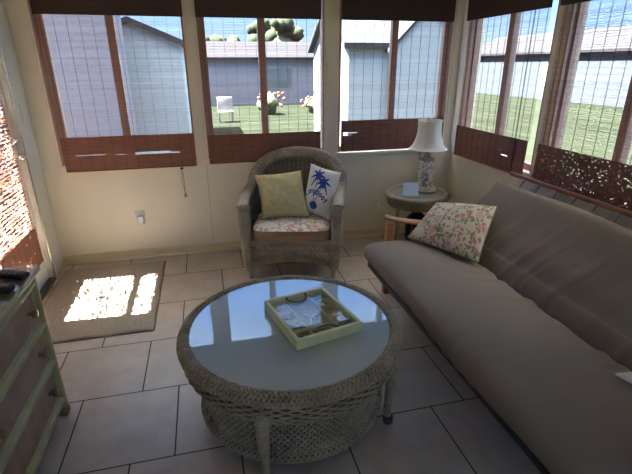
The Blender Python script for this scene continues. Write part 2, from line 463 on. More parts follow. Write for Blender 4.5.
# even rows in blender's brick node (row % frequency == 0) get the offset TOFF * width
TLX = -(-.250) + 20 * TP - TOFF * TP
M['floor'] = tile_floor()
m = MB(); m.box(XL - T, XR + T, YF - T, YB + T, -.12, 0)
struct(m.build('floor', M['floor'], smooth=False))
m = MB(); m.box(XL - .60, XR + .22, YF - .2, YB + .22, ZC, ZC + .12)
struct(m.build('ceiling', M['ceil'], smooth=False))
ZS, ZT = .82, 2.08
W_BACK = [(-1.105, -.09), (.01, 1.0), (1.13, 2.145)]
W_RIGHT = [(2.672, 3.655), (1.52, 2.56)]
m = MB()
m.box(XL - T, XR + T, YB, YB + T, 0, ZS); m.box(XL - T, XR + T, YB, YB + T, ZT, ZC)
xs = [XL - T] + [x for w in W_BACK for x in w] + [XR + T]
for i in range(0, len(xs), 2): m.box(xs[i], xs[i + 1], YB, YB + T, ZS, ZT)
struct(m.build('wall_back', M['wall'], smooth=False))
m = MB()
m.box(XR, XR + T, YF, YB, 0, ZS); m.box(XR, XR + T, YF, YB, ZT, ZC)
ys = [YF] + [y for w in W_RIGHT[::-1] for y in w] + [YB]
for i in range(0, len(ys), 2): m.box(XR, XR + T, ys[i], ys[i + 1], ZS, ZT)
struct(m.build('wall_right', M['wall'], smooth=False))
DY0, DY1, DZ = 2.68, 3.53, 2.05
m = MB()
m.box(XL - T, XL, YF, DY0, 0, ZC); m.box(XL - T, XL, DY1, YB, 0, ZC); m.box(XL - T, XL, DY0, DY1, DZ, ZC)
struct(m.build('wall_left', M['wall'], smooth=False))
W_FRONT_FILL = [(-1.0, .05), (.16, 1.21), (1.32, 2.1)]  # unseen windows added behind the camera for fill light
m = MB()
m.box(XL - T, XR + T, YF - T, YF, 0, ZS); m.box(XL - T, XR + T, YF - T, YF, ZT, ZC)
xs = [XL - T] + [x for w in W_FRONT_FILL for x in w] + [XR + T]
for i in range(0, len(xs), 2): m.box(xs[i], xs[i + 1], YF - T, YF, ZS, ZT)
struct(m.build('wall_front', M['wall'], smooth=False))

def base_board(name, mat_m):
    m = MB()
    L = mat_m[1]
    prof = [(0, 0), (.026, 0), (.025, .010), (.020, .017), (.014, .020), (.014, .062), (.010, .072), (0, .074)]
    vs = []
    for x in (0, L):
        for (d, z) in prof: vs.append(mat_m[0] @ Vector((x, -d, z)))
    n = len(prof)
    fs = [(j, (j + 1) % n, n + (j + 1) % n, n + j) for j in range(n)] + [tuple(range(n)), tuple(range(n, 2 * n))]
    m.add(vs, fs); return struct(m.build(name, M['base'], smooth=False))
base_board('baseboard_back', (Matrix.Translation((XL, YB, 0)), XR - XL))
base_board('baseboard_right', (Matrix.Translation((XR, YB - .03, 0)) @ Matrix.Rotation(-PI / 2, 4, 'Z'), YB - .03 - YF))
base_board('baseboard_left', (Matrix.Translation((XL, DY1 + .06, 0)) @ Matrix.Rotation(PI / 2, 4, 'Z'), YB - .03 - DY1 - .06))
# casings between the windows: flat painted posts
k = 1
def trim(name, *bx, mat='trim'):
    m = MB()
    for b in bx: m.rbox(*b, r=.003)
    return struct(m.build(name, M[mat]))
trim('trim_1', (-.072, -.008, YB - .010, YB + .004, ZS + .002, ZC))
trim('trim_2', (1.018, 1.112, YB - .010, YB + .004, ZS + .002, ZC))
trim('trim_3', (2.165, XR - .0005, YB - .012, YB + .004, ZS - .03, ZC))
trim('trim_4', (XR - .012, XR + .004, 3.675, YB - .013, ZS - .03, ZC), mat='white')
trim('trim_5', (XR - .012, XR + .004, 2.575, 2.655, ZS - .03, ZC))
trim('trim_6', (-.0165, -.0125, YB - .0015, YB + .004, .075, ZS - .04), mat='groove')
trim('trim_7', (XL + .001, -1.118, YB - .006, YB + .004, ZS - .05, ZC))

# windows: frame > mullion, glass, sill
def window(name, x0, x1, mat, wl=.026, wr=.026):
    # local: x along the wall, y outward, z up
    fr = MB(); y0, y1 = .035, .085; w = .026
    fr.box(x0, x0 + wl, y0, y1, ZS, ZT); fr.box(x1 - wr, x1, y0, y1, ZS, ZT)
    fr.box(x0 + wl, x1 - wr, y0, y1, ZS, ZS + .05); fr.box(x0 + wl, x1 - wr, y0, y1, ZT - w, ZT)
    fo = struct(fr.build(name, M['winframe'], smooth=False)); fo.matrix_world = mat
    xm = (x0 + x1) / 2 - .005
    mu = MB(); mu.rbox(xm - .028, xm + .028, y0 - .006, y1, ZS + .05, ZT - w, r=.004)
    mu.build('mullion', M['winframe'], fo)
    g = MB(); g.box(x0 + wl, xm - .028, .058, .063, ZS + .05, ZT - w); g.box(xm + .028, x1 - wr, .068, .073, ZS + .05, ZT - w)
    g.build('glass_pane', M['pane'], fo, smooth=False)
    jl = MB()
    jl.box(x0, x0 + .012, 0, y0, ZS, ZT); jl.box(x1 - .012, x1, 0, y0, ZS, ZT)
    jl.build('jamb_lining', M['winframe'], fo, smooth=False)
    sl = MB(); sl.rbox(x0 - .015, x1 + .015, -.022, .05, ZS - .026, ZS + .004, r=.004)
    sl.build('window_sill', M['white'], fo)
    return fo
MBK = Matrix.Translation((0, YB, 0))
for i, (a, b) in enumerate(W_BACK): window('window_%d' % (i + 1), a, b, MBK, (.066, .058, .030)[i], (.012, .012, .055)[i])
MRT = Matrix.Translation((XR, 0, 0)) @ Matrix.Rotation(-PI / 2, 4, 'Z')     # local x -> -y, local y -> +x
for i, (a, b) in enumerate(W_RIGHT): window('window_%d' % (i + 4), -b, -a, MRT)

MFR = Matrix.Translation((0, YF, 0)) @ Matrix.Rotation(PI, 4, 'Z')
for i, (a, b) in enumerate(W_FRONT_FILL): window('window_%d' % (i + 6), -b, -a, MFR)  # added light openings, out of view and without blinds

# ------------------------------------------------------------------ bamboo blinds
def slat_rows(m, x0, x1, z0, z1, pitch, h, y, rnd, thick=.0014, step=.075, cell=None, skip=0, holes=(), jit=.0012, irregular=.25, bands=False):
    z = z0; row = 0; skip0 = skip
    n = max(2, int((x1 - x0) / step))
    xs = [x0 + (x1 - x0) * i / n for i in range(n + 1)]
    ph = [rnd.uniform(0, 6.28) for _ in range(4)]
    while z < z1 - pitch * .5:
        hh = h * rnd.uniform(1 - irregular, 1 + irregular); row += 1
        if bands:
            skip = .17 if row % 5 < 3 else .55
            hh = pitch * (1.12 if row % 5 < 3 else .75)
        def ring(x, dz):
            yy = y + .0012 * math.sin(7 * x + z * 9 + ph[0])
            zz = z + dz
            return [(x, yy, zz), (x, yy + thick, zz), (x, yy + thick, zz + hh), (x, yy, zz + hh)]
        runs = [(x0, x1)]
        for (a, b, hz, hw) in holes:
            if abs(z - hz) < hw:
                nr = []
                for (p, q) in runs:
                    if b <= p or a >= q: nr.append((p, q)); continue
                    if a > p: nr.append((p, a))
                    if b < q: nr.append((b, q))
                runs = nr
        if cell:
            for (p, q) in runs:
                x = p + rnd.uniform(-cell, 0)
                while x < q:
                    L = cell * rnd.uniform(.6, 1.6); a, b = max(x, p), min(x + L, q); x += L
                    if b - a < .004 or rnd.random() < skip: continue
                    d0 = rnd.uniform(-jit, jit)
                    vs = ring(a, d0) + ring(b, d0 + rnd.uniform(-jit, jit) * .3)
                    m.add(vs, [(0, 1, 5, 4), (1, 2, 6, 5), (2, 3, 7, 6), (3, 0, 4, 7), (0, 3, 2, 1), (4, 5, 6, 7)])
        else:
            for (p, q) in runs:
                vs = []; xx = [p] + [x for x in xs if p + .01 < x < q - .01] + [q]
                for x in xx: vs += ring(x, rnd.uniform(-jit, jit))
                fs = [(0, 3, 2, 1)]
                for i in range(len(xx) - 1):
                    o = 4 * i
                    fs += [(o, o + 1, o + 5, o + 4), (o + 1, o + 2, o + 6, o + 5), (o + 2, o + 3, o + 7, o + 6), (o + 3, o, o + 4, o + 7)]
                o = 4 * (len(xx) - 1); fs.append((o, o + 1, o + 2, o + 3))
                m.add(vs, fs)
        z += pitch * rnd.uniform(.82, 1.18)
def blind(label, x0, x1, zb, zf, zt, mat, seed, z_val=1.885, pull=None, hem_skip=0, cell=None, holes=(), scr_h=.0016, tail=False, scr_skip=.05, hemcol='blind', ys=-.030, bands=False):
    rnd = random.Random(seed)
    xc = (x0 + x1) / 2
    root = thing('bamboo_blind', label, 'blind', group='bamboo blinds on the windows')
    root.matrix_world = mat @ Matrix.Translation((xc, 0, zb))
    o = (xc, 0, zb)
    m = MB()
    slat_rows(m, x0, x1, zf - .005 if not hem_skip else zb + .02, zt - .06, .0052, scr_h, ys, rnd, cell=cell, skip=scr_skip, jit=.0007 if not cell else .0016, irregular=.35, bands=bands)
    m.build('slat_screen', M['blind'], root, smooth=False, off=o)
    m = MB()
    slat_rows(m, x0 + .002, x1 - .002, zb, zf, .0052, .0062, ys - .012, rnd, cell=(cell if hem_skip else None), skip=hem_skip, holes=holes, jit=.0004, irregular=.03)
    hem = m.build('folded_hem', M[hemcol], root, smooth=False, off=o)
    m = MB(); m.tube([(x0 + .004, ys - .014, zb + .002), (x1 - .004, ys - .014, zb + .002)], .0045, 8)
    m.build('bottom_rod', M['blind'], hem, off=o)
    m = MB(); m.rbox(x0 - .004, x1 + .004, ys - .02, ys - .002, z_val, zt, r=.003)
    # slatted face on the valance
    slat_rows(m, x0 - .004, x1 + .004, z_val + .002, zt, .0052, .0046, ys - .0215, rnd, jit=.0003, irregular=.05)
    m.build('valance', M['blind_shaded'], root, smooth=False, off=o)
    m = MB(); m.box(x0 + .01, x1 - .01, ys + .001, ys + .026, zt - .05, zt - .012)
    m.build('head_rail', M['wooddark'], root, smooth=False, off=o)
    m = MB()
    n = int((x1 - x0) / .085)
    for i in range(n + 1):
        x = x0 + .03 + (x1 - x0 - .06) * i / n
        for yy in (ys - .0016, ys + .0030):
            m.box(x - .0007, x + .0007, yy - .0006, yy + .0006, zf, z_val)
        m.box(x - .0009, x + .0009, ys - .0140, ys - .0128, zb, zf)
    m.build('stitching', M['string'], root, smooth=False, off=o)
    if pull:
        px, pz0, kind = pull
        m = MB(); m.rbox(px - .012, px + .012, ys - .024, ys - .013, zb - .022 if kind == 'tassel' else zb - .012, zb - .006 if kind == 'tassel' else zb + .010, r=.003)
        if kind == 'tassel':
            c = m.build('cord_lock', M['dark'], root, off=o)
            m = MB()
            for dx in (-.005, .006):
                m.tube([(px + dx, ys - .018, zb - .02), (px + dx * 1.2, ys - .018, pz0 + .1), (px + .006, ys - .018, pz0)], .0030, 6)
            pc = m.build('pull_cord', M['cord'], root, off=o)
            m = MB(); m.lathe([(0, .018), (.006, .016), (.009, .006), (.012, -.010), (.010, -.018), (0, -.019)], 14, (px + .007, ys - .018, pz0 - .01))
            m.build('tassel', M['tassel'], pc, off=o)
        else:
            m = MB()
            for dx in (-.004, .004):
                m.tube([(px + dx, ys - .017, kind), (px + dx, ys - .018, pz0)], .0018, 6)
            m.build('pull_cord', M['string'], root, off=o)
    return root
blind('bamboo blind nearest the door on the back wall, light slit in its hem', -1.072, -.088, .782, 1.046, 2.12, MBK, 1,
      pull=(-.212, .555, 'tassel'), holes=[(-.98, -.77, .905, .004), (-.70, -.62, .90, .004), (-.55, -.28, .902, .010), (-.28, -.21, .897, .004)])
blind('bamboo blind on the back wall directly behind the wicker armchair', .012, .962, .790, 1.022, 2.12, MBK, 2, holes=[(.33, .37, .90, .003)])
blind('bamboo blind on the back wall behind the lamp, above a white sill', 1.140, 2.118, .840, 1.100, 2.12, MBK, 3,
      pull=(1.905, .52, .95), holes=[(1.165, 1.29, .995, .004), (1.165, 1.24, .975, .003)])
blind('bamboo blind on the right wall nearest the room corner beside the lamp', -3.652, -2.700, .785, 1.043, 2.12, MRT, 4,
      pull=(-2.83, .80, 1.9), holes=[(-3.02, -2.97, .93, .003), (-2.98, -2.90, .90, .003)])
blind('frayed bamboo blind on the right wall over the futon, its hem full of pinholes', -2.600, -1.45, .800, 1.043, 2.12, MRT, 5, hem_skip=.075, cell=.009)
MLT = Matrix.Translation((XL, 0, 0)) @ Matrix.Rotation(PI / 2, 4, 'Z')     # local x -> +y, local y -> -x

# ------------------------------------------------------------------ door on the left wall
def door():
    y0, y1 = DY0 + .022, DY1 - .022
    d = MB()
    st = .075
    gx0, gx1 = 2.80, 3.415
    a, b = .030, .070         # local y (outward) of the door leaf
    d.rbox(y0, gx0, a, b, .02, DZ - .02, r=.004); d.rbox(gx1, y1, a, b, .02, DZ - .02, r=.004)
    d.box(gx0, gx1, a, b, .02, .29); d.box(gx0, gx1, a, b, DZ - .14, DZ - .02)
    d.box(gx0, gx1, a + .008, b - .008, 1.205, 1.250)
    root = struct(d.build('door_1', M['white'], smooth=False)); root.matrix_world = MLT
    g = MB(); g.box(gx0, gx1, .048, .053, .29, 1.205); g.box(gx0, gx1, .048, .053, 1.250, DZ - .14)
    g.build('glass_pane', M['pane'], root, smooth=False)
    j = MB()
    j.box(DY0, DY0 + .020, -.012, .10, 0, DZ); j.box(DY1 - .020, DY1, -.012, .10, 0, DZ); j.box(DY0, DY1, -.012, .10, DZ - .018, DZ)
    j.box(DY0 - .06, DY0, -.012, .002, 0, DZ + .06); j.box(DY1, YB - .012, -.010, .002, .0, ZC - .01)
    j.build('door_frame', M['door'], root, smooth=False)
    t = MB(); t.rbox(DY0, DY1 - .02, -.022, .10, .0, .018, r=.004)
    t.build('threshold', M['thresh'], root)
    ms = MB(); ms.tube([(DY1 - .026, -.014, .03), (DY1 - .026, -.014, DZ - .05)], .005, 8)
    ms.build('weatherstrip', M['metal'], root)
    # lever
    h = MB()
    h.lathe([(0, 0), (.024, 0), (.024, .006), (.014, .010), (.010, .010), (.010, .04), (0, .04)], 18)
    mt = Matrix.Translation((3.452, .030, 1.085)) @ Matrix.Rotation(PI / 2, 4, 'X')
    h.v = [tuple(mt @ Vector(v)) for v in h.v]
    h.tube([(3.452, -.008, 1.085), (3.43, -.012, 1.086), (3.385, -.012, 1.082), (3.335, -.010, 1.072)], lambda q: .0075 - .002 * q, 10)
    h.build('lever_handle', M['metal'], root)
    h = MB()
    h.lathe([(0, 0), (.028, 0), (.028, .008), (.020, .014), (.018, .014), (.022, .040), (.017, .052), (0, .054)], 18)
    mt = Matrix.Translation((3.465, .030, .960)) @ Matrix.Rotation(PI / 2, 4, 'X')
    h.v = [tuple(mt @ Vector(v)) for v in h.v]
    h.build('door_knob', M['metal'], root)
    s = MB(); s.rbox(3.60, 3.607, -.013, -.009, 1.17, 1.30, r=.001); s.build('strike_slot', M['groove'], root)
door()
blind('bamboo blind hanging on the glass of the door at the left edge', 2.79, 3.425, .205, .47, 1.97, MLT, 6, z_val=1.90, cell=.026, scr_skip=.15, scr_h=.0034, hem_skip=.02, ys=.020, bands=True)

# ------------------------------------------------------------------ wall outlets
def outlet(x, z, label, plug):
    t = thing('wall_outlet', label, 'outlet', (x, YB, z))
    m = MB(); m.rbox(-.036, .036, -.008, .0, -.058, .058, r=.004); m.build('cover_plate', M['cover'], t)
    for zz in (-.026, .026):
        m = MB(); m.rbox(-.016, .016, -.0095, -.007, zz - .014, zz + .014, r=.002); so = m.build('socket', M['cover'], t)
        for dx in (-.007, .007):
            m = MB(); m.box(dx - .002, dx + .002, -.0102, -.0094, zz - .006, zz + .006); m.build('slot', M['slot'], so, smooth=False)
    if plug:
        m = MB(); m.rbox(-.022, .030, -.045, -.0096, -.05, .018, r=.010); m.build('plug_in_device', M['plug'], t)
outlet(-.593, .362, 'cream wall outlet with a white plug-in device, on the back wall left of the armchair', True)
outlet(1.515, .325, 'plain wall outlet low on the back wall beside the round side table', False)

# ------------------------------------------------------------------ rug
def rug():
    x0, x1, y0, y1 = -1.20, -.425, 2.556, 3.645
    rnd = random.Random(3)
    nu, nv = 130, 180
    h = [[rnd.random() for _ in range(nv + 1)] for _ in range(nu + 1)]
    def fn(u, v):
        e = min(u, 1 - u, (1 - v) * 1.3, v * 1.3)
        z = .006 + .006 * smoothstep(0, .02, e) + .005 * h[int(round(u * nu))][int(round(v * nv))]
        if e <= 1e-6: z = .0005
        wob = .006 * math.sin(v * 21) * (1 if u > .5 else 0) * smoothstep(.9, 1, u)
        return (lerp(x0, x1, u) + wob - x0, lerp(y0, y1, v) + .006 * math.sin(u * 17) * smoothstep(.9, 1, 1 - v) - y0, z)
    m = MB(); m.grid(fn, nu, nv)
    o = m.build('doormat_rug', M['rug'], None, angle=180, loc=(x0, y0, 0))
    tag(o, 'taupe pile rug by the door with a sunlit patch on it', 'rug')
    m = MB()
    pts = [(0.002, 0.002, .004), (x1 - x0, .002, .004), (x1 - x0, y1 - y0, .004), (0.002, y1 - y0, .004)]
    for a, b in zip(pts, pts[1:] + pts[:1]): m.tube([a, Vector(a).lerp(Vector(b), .5), b], .0045, 6)
    m.build('bound_edge', plain('rug_binding', (.16, .12, .09), None, 60, .95), o)
rug()

# ------------------------------------------------------------------ dresser
def dresser():
    x0, x1, y0, y1, zt = -1.232, -.755, 1.19, 1.985, .745
    t = thing('rattan_dresser', 'green rattan chest of drawers with reeded fronts at the left edge', 'dresser', (x0, y0, 0))
    o = (x0, y0, 0)
    m = MB()
    pw = .045
    for (px, py) in ((x1 - pw / 2, y1 - .035 - pw / 2), (x1 - pw / 2, y0 + .035 + pw / 2), (x0 + pw / 2, y1 - .035 - pw / 2), (x0 + pw / 2, y0 + .035 + pw / 2)):
        m.tube([(px, py, .035), (px, py, .3), (px, py, zt - .03)], pw / 2, 14)
    zr = [.085, .295, .495, .695]
    for z in zr:
        m.tube([(x1 - .02, y0 + .05, z), (x1 - .02, (y0 + y1) / 2, z), (x1 - .02, y1 - .05, z)], .019, 12)
        for yy in (y0 + .05, y1 - .05): m.tube([(x0 + .03, yy, z), ((x0 + x1) / 2, yy, z), (x1 - .03, yy, z)], .017, 10)
    m.build('frame', M['green_rattan'], t, off=o)
    m = MB()
    def side(yv, sgn):
        def fn(u, v):
            x = lerp(x0 + .04, x1 - .04, u); return (x, yv + sgn * .005 * abs(math.sin(u * 24 * PI)), lerp(.09, zt - .04, v))
        return fn
    m.grid(side(y1 - .058, 1), 192, 1); m.grid(side(y0 + .058, -1), 192, 1)
    m.box(x0 + .01, x1 - .06, y0 + .066, y1 - .066, .08, zt - .04)
    m.build('side_panel', M['reed'], t, off=o)
    m = MB(); m.rbox(x0, x1 + .008, y0, y1, zt - .022, zt, r=.006)
    tp = m.build('top', M['green_rattan'], t, off=o)
    m = MB()
    def wv(u, v):
        return (lerp(x0 + .02, x1 - .012, u), lerp(y0 + .02, y1 - .02, v), zt + .0005 + .0016 * math.sin(u * 60 * PI) * math.sin(v * 100 * PI))
    m.grid(wv, 120, 200); m.build('woven_inlay', M['reed2'], tp, off=o)
    m = MB(); m.rbox(x0 + .006, x1 + .010, y0 + .004, y1 - .004, zt + .004, zt + .010, r=.002)
    m.build('glass_top', M['pane2'], t, off=o)
    # drawers
    ya, yb = y0 + .085, y1 - .085
    for i in range(3):
        za, zb = zr[i] + .022, zr[i + 1] - .022
        m = MB()
        def fn(u, v):
            return (x1 - .026 + .006 * abs(math.sin(u * 34 * PI)), lerp(ya, yb, u), lerp(za + .010, zb - .010, v))
        m.grid(fn, 272, 2)
        m.box(x1 - .2, x1 - .028, ya, yb, za, zb)
        dr = m.build('drawer', M['reed'], t, off=o)
        m = MB()
        for (a, b) in (((ya, za), (yb, za)), ((ya, zb), (yb, zb)), ((ya, za), (ya, zb)), ((yb, za), (yb, zb))):
            mid = ((a[0] + b[0]) / 2, (a[1] + b[1]) / 2)
            m.tube([(x1 - .020, *a), (x1 - .020, *mid), (x1 - .020, *b)], .0085, 8)
        m.build('drawer_molding', M['green_rattan'], dr, off=o)
        for ky in (1.367, 1.822):
            m = MB(); m.lathe([(0, 0), (.011, 0), (.008, .008), (.009, .014), (.017, .020), (.019, .028), (.014, .036), (0, .038)], 16)
            mt = Matrix.Translation((x1 - .021, ky, (za + zb) / 2 + .004)) @ Matrix.Rotation(PI / 2, 4, 'Y')
            m.v = [tuple(mt @ Vector(v)) for v in m.v]
            m.build('knob', M['knob'], dr, off=o)
    for (px, py) in ((x1 - pw / 2, y1 - .035 - pw / 2), (x1 - pw / 2, y0 + .035 + pw / 2), (x0 + pw / 2, y1 - .035 - pw / 2), (x0 + pw / 2, y0 + .035 + pw / 2)):
        m = MB(); m.lathe([(0, 0), (.022, 0), (.027, .008), (.027, .028), (.023, .040), (0, .042)], 16, (px, py, 0))
        m.build('foot', M['knob'], t, off=o)
M['reed2'] = plain('woven_top_pink_reflection', (.60, .40, .32), (.45, .28, .22), 30, .5, .2)  # weave colour carries the pink reflection of the door blind
M['pane2'] = pane_glass('dresser_glass', (.93, .95, .94), 1.5)
dresser()
def remote(name, loc, rz, L, W, H, label):
    t = thing(name, label, 'remote control', loc, rz, 'black remotes on the dresser')
    m = MB(); m.rbox(-L / 2, L / 2, -W / 2, W / 2, 0, H, r=H * .45); m.build('body', M['dark'], t)
    m = MB()
    for i in range(7):
        for j in (-1, 0, 1):
            x = -L * .36 + i * L * .11; y = j * W * .27
            m.rbox(x - .005, x + .005, y - .0035, y + .0035, H - .0005, H + .0018, r=.001)
    m.build('buttons', M['strap'], t)
remote('remote_control', (-.845, 1.875, .7555), math.radians(-24), .22, .048, .024, 'black remote control nearest the far corner of the dresser top')
remote('remote_control', (-.850, 1.745, .7555), math.radians(-14), .19, .052, .028, 'second black remote control on the dresser, nearer the camera')

# ------------------------------------------------------------------ coffee table
CTX, CTY = .296, 1.704
def coffee_table():
    t = thing('wicker_coffee_table', 'round wicker coffee table with frosted glass top and braided rim', 'coffee table', (CTX, CTY, 0))
    W = M['wicker_tbl']
    # rim: rolled braid of helical strands over a core
    m = MB()
    m.grid(lambda u, v: ((.465 + .022 * math.cos(2 * PI * v)) * math.cos(2 * PI * u), (.465 + .022 * math.cos(2 * PI * v)) * math.sin(2 * PI * u), .440 + .022 * math.sin(2 * PI * v)), 96, 12, cu=True, cv=True, mi=1)
    torus_braid(m, .465, .440, .0265, .0265, 26, 6, .0062, 26 * 14)
    m.build('braided_rim', [W, M['wicker_gap_shade']], t, angle=180)
    # apron: strands woven round upright stakes
    def prof_fn(pts):
        cc = catmull([(r, 0, z) for r, z in pts], 8)
        def S(u, v):
            k = v * (len(cc) - 1); i = min(int(k), len(cc) - 2); p = cc[i].lerp(cc[i + 1], k - i); a = 2 * PI * u
            return (p.x * math.cos(a), p.x * math.sin(a), p.z)
        return S
    radial = lambda u, v: (math.cos(2 * PI * u), math.sin(2 * PI * u), 0)
    m = MB()
    A = prof_fn([(.455, .418), (.474, .402), (.478, .380), (.470, .350), (.452, .322), (.434, .302), (.420, .288)])
    m.grid(lambda u, v: Vector(A(1 - u, v)) * 1.0 - Vector(radial(1 - u, v)) * .006, 96, 16, cu=True, mi=1)
    rows_weave(m, A, radial, 12, 84, .0045, .0050, 252, True)
    m.build('apron', [W, M['wicker_gap_shade']], t, angle=180)
    # drum: diagonal lattice of strands over the wall, closed by the lower shelf
    m = MB()
    D = prof_fn([(.416, .292), (.410, .25), (.405, .20), (.402, .15), (.400, .112)])
    m.grid(lambda u, v: Vector(D(1 - u, v)) - Vector(radial(1 - u, v)) * .006, 96, 8, cu=True, mi=1)
    for sg in (1, -1):
        for k in range(96):
            P = []
            for i in range(13):
                v = i / 12; u = k / 96 + sg * v * .068
                P.append(Vector(D(u, v)) + Vector(radial(u, v)) * (.0022 * math.cos(PI * (i + k + (1 if sg > 0 else 0)))))
            m.tube(P, .0052, 5)
    m.build('drum', [W, M['wicker_gap_shade']], t, angle=180)
    m = MB()
    m.grid(lambda u, v: ((.404 + .015 * math.cos(2 * PI * v)) * math.cos(2 * PI * u), (.404 + .015 * math.cos(2 * PI * v)) * math.sin(2 * PI * u), .100 + .015 * math.sin(2 * PI * v)), 96, 10, cu=True, cv=True, mi=1)
    torus_braid(m, .404, .100, .018, .018, 28, 4, .0052, 28 * 12)
    m.build('lower_braid', [W, M['wicker_gap_shade']], t, angle=180)
    m = MB(); m.lathe([(.389, .10), (0.001, .10), (0.001, .09), (.389, .09)][::-1], 48); m.build('lower_shelf', W, t)
    m = MB(); m.lathe([(.0005, .462), (.446, .462), (.450, .458), (.450, .452), (.0005, .452)][::-1], 96)
    m.build('glass_top', M['tglass'], t)
    for k, a in enumerate((-28, -114, 152, 68)):
        a = math.radians(a); c, s = math.cos(a), math.sin(a)
        path = catmull([(c * r, s * r, z) for r, z in ((.450, .37), (.466, .31), (.464, .22), (.456, .13), (.455, .06), (.464, .0))], 10)
        m = MB()
        m.tube(resample(path, .005), lambda q: .030 - .012 * smoothstep(0, .75, q) + .004 * smoothstep(.85, 1, q), 16, up=(c, s, 0),
               disp=lambda i, j, q, an: .0012 * math.sin(i * 1.6))
        lg = m.build('leg', W, t, angle=180)
        m = MB(); m.lathe([(0, 0), (.020, 0), (.0235, .010), (.0235, .035), (.020, .042), (0, .043)], 16, (c * .461, s * .461, 0))
        m.build('foot_cap', M['legcap'], lg)
coffee_table()
# display tray
def tray():
    U = Vector((.968, .225, 0)).normalized(); ang = math.atan2(U.y, U.x)
    c = (.394, 1.712, .4622)
    t = thing('display_tray', 'pale green wooden display tray with glass over sea shells, on the coffee table', 'tray', c, ang)
    hx, hy, H = .157, .187, .048
    m = MB(); w = .016
    m.rbox(-hx, hx, -hy, -hy + w, 0, H, r=.002); m.rbox(-hx, hx, hy - w, hy, 0, H, r=.002)
    m.rbox(-hx, -hx + w, -hy + w, hy - w, 0, H, r=.002); m.rbox(hx - w, hx, -hy + w, hy - w, 0, H, r=.002)
    m.build('frame', M['tray'], t)
    m = MB(); m.box(-hx + w, hx - w, -hy + w, hy - w, 0, .005); m.build('backing', M['trayback'], t, smooth=False)
    m = MB(); d = .004
    for x in (-.062, .066): m.box(x - d / 2, x + d / 2, -hy + w, hy - w, .005, .026)
    for (a, b, ys) in ((-hx + w, -.064, (-.085, .0, .085)), (.068, hx - w, (-.105, -.035, .035, .105)), (-.060, .064, (-.095,))):
        for y in ys: m.box(a, b, y - d / 2, y + d / 2, .005, .026)
    m.build('dividers', M['tray'], t, smooth=False)
    m = MB(); m.box(-hx + w, hx - w, -hy + w, hy - w, .028, .031); m.build('glass_cover', M['traypane'], t, smooth=False)
    # rope handles at the two short ends
    for sg in (1, -1):
        y = sg * (hy - w - .006)
        P = catmull([(-.050, y, .040), (-.046, y - sg * .020, .0365), (-.026, y - sg * .040, .0360), (0, y - sg * .046, .0358), (.026, y - sg * .040, .0360), (.046, y - sg * .018, .0365), (.050, y, .040)], 8)
        m = MB(); m.tube(P, .0042, 8, disp=lambda i, j, q, a: .0007 * math.sin(i * 2.2 + a)); 
        for x in (-.050, .050): m.ball((x, y, .041), .0065, 10, 6)
        m.build('rope_handle', M['rope'], t)
    mt = Matrix.Translation(c) @ Matrix.Rotation(ang, 4, 'Z')
    # starfish
    m = MB()
    def star(u, v):
        a = 2 * PI * u; k = (math.cos(5 * a / 1) * .5 + .5) ** 2.2
        R0 = .013 + .040 * k
        r = R0 * v; z = .0085 * (1 - v ** 1.6) * (1 - .3 * v) + .0005 + .001 * (1 - v) * math.sin(60 * v)
        return (r * math.cos(a), r * math.sin(a), z)
    m.grid(star, 80, 10, cu=True); m.add([], [])
    o = m.build('starfish', M['star'], None, angle=180); o.matrix_world = mt @ Matrix.Translation((-.002, .005, .0052)) @ Matrix.Rotation(.5, 4, 'Z')
    tag(o, 'cream starfish in the large middle compartment of the display tray', 'starfish')
    rnd = random.Random(5)
    spots = []
    for (x, y, w_) in ((-.099, -.125, 'nearest the camera in the left row'), (-.099, -.043, 'second from the near end of the left row'), (-.099, .043, 'third in the left row'), (-.099, .125, 'far end of the left row'),
                    (.101, -.137, 'near end of the right row'), (.101, -.07, 'second in the right row'), (.101, .0, 'middle of the right row'), (.101, .07, 'fourth in the right row'), (.101, .137, 'far end of the right row'),
                    (-.03, -.130, 'left side of the near middle compartment'), (.03, -.130, 'right side of the near middle compartment')):
        spots.append((x, y, w_))
    names = ['ribbed scallop', 'spiral snail', 'smooth cockle']
    for i, (x, y, where) in enumerate(spots):
        kind = i % 3
        m = MB()
        if kind == 0:
            def sc(u, v):
                a = lerp(-1.15, 1.15, u); r = .021 * v * (1 + .03 * math.cos(u * 22 * PI))
                return (r * math.sin(a), r * math.cos(a) - .010, .0075 * math.sin(PI * min(1, v * .98)) * (1 + .12 * math.cos(u * 22 * PI)) * math.cos(a * .8) + .0006)
            m.grid(sc, 44, 10)
            def scb(u, v):
                p = sc(1 - u, v); return (p[0], p[1], .0003)
            m.grid(scb, 44, 10)
        elif kind == 1:
            P = []; rr = []
            for k in range(70):
                q = k / 69; a = q * 5.5 * PI; r = .0105 * (1 - q) ** 1.1
                P.append((q * .026 - .012, r * math.cos(a) * .8, .0095 + r * math.sin(a) * .35)); 
            m.tube(P, lambda q: .0085 * (1 - q) + .0012, 10)
        else:
            m.ball((0, 0, .0075), .0135, 16, 10, sc=(1.15, .9, .52), disp=lambda d: .04 * math.cos(14 * math.atan2(d.y, d.x)))
            m.ball((.012, .014, .0060), .0075, 12, 8, sc=(1, 1.2, .75))
        o = m.build('sea_shell', M[['shell', 'shelldark', 'shellpink', 'shell'][(i * 7 + 1) % 4]], None, angle=180)
        zmin = min(v[2] for v in m.v)
        o.matrix_world = mt @ Matrix.Translation((x + rnd.uniform(-.006, .006), y + rnd.uniform(-.006, .006), .0052 - min(0, zmin) if zmin < 0 else .0052)) @ Matrix.Rotation(rnd.uniform(0, 6.28), 4, 'Z')
        tag(o, '%s shell under the tray glass, %s' % (names[kind], where), 'shell', 'sea shells in the display tray')
tray()

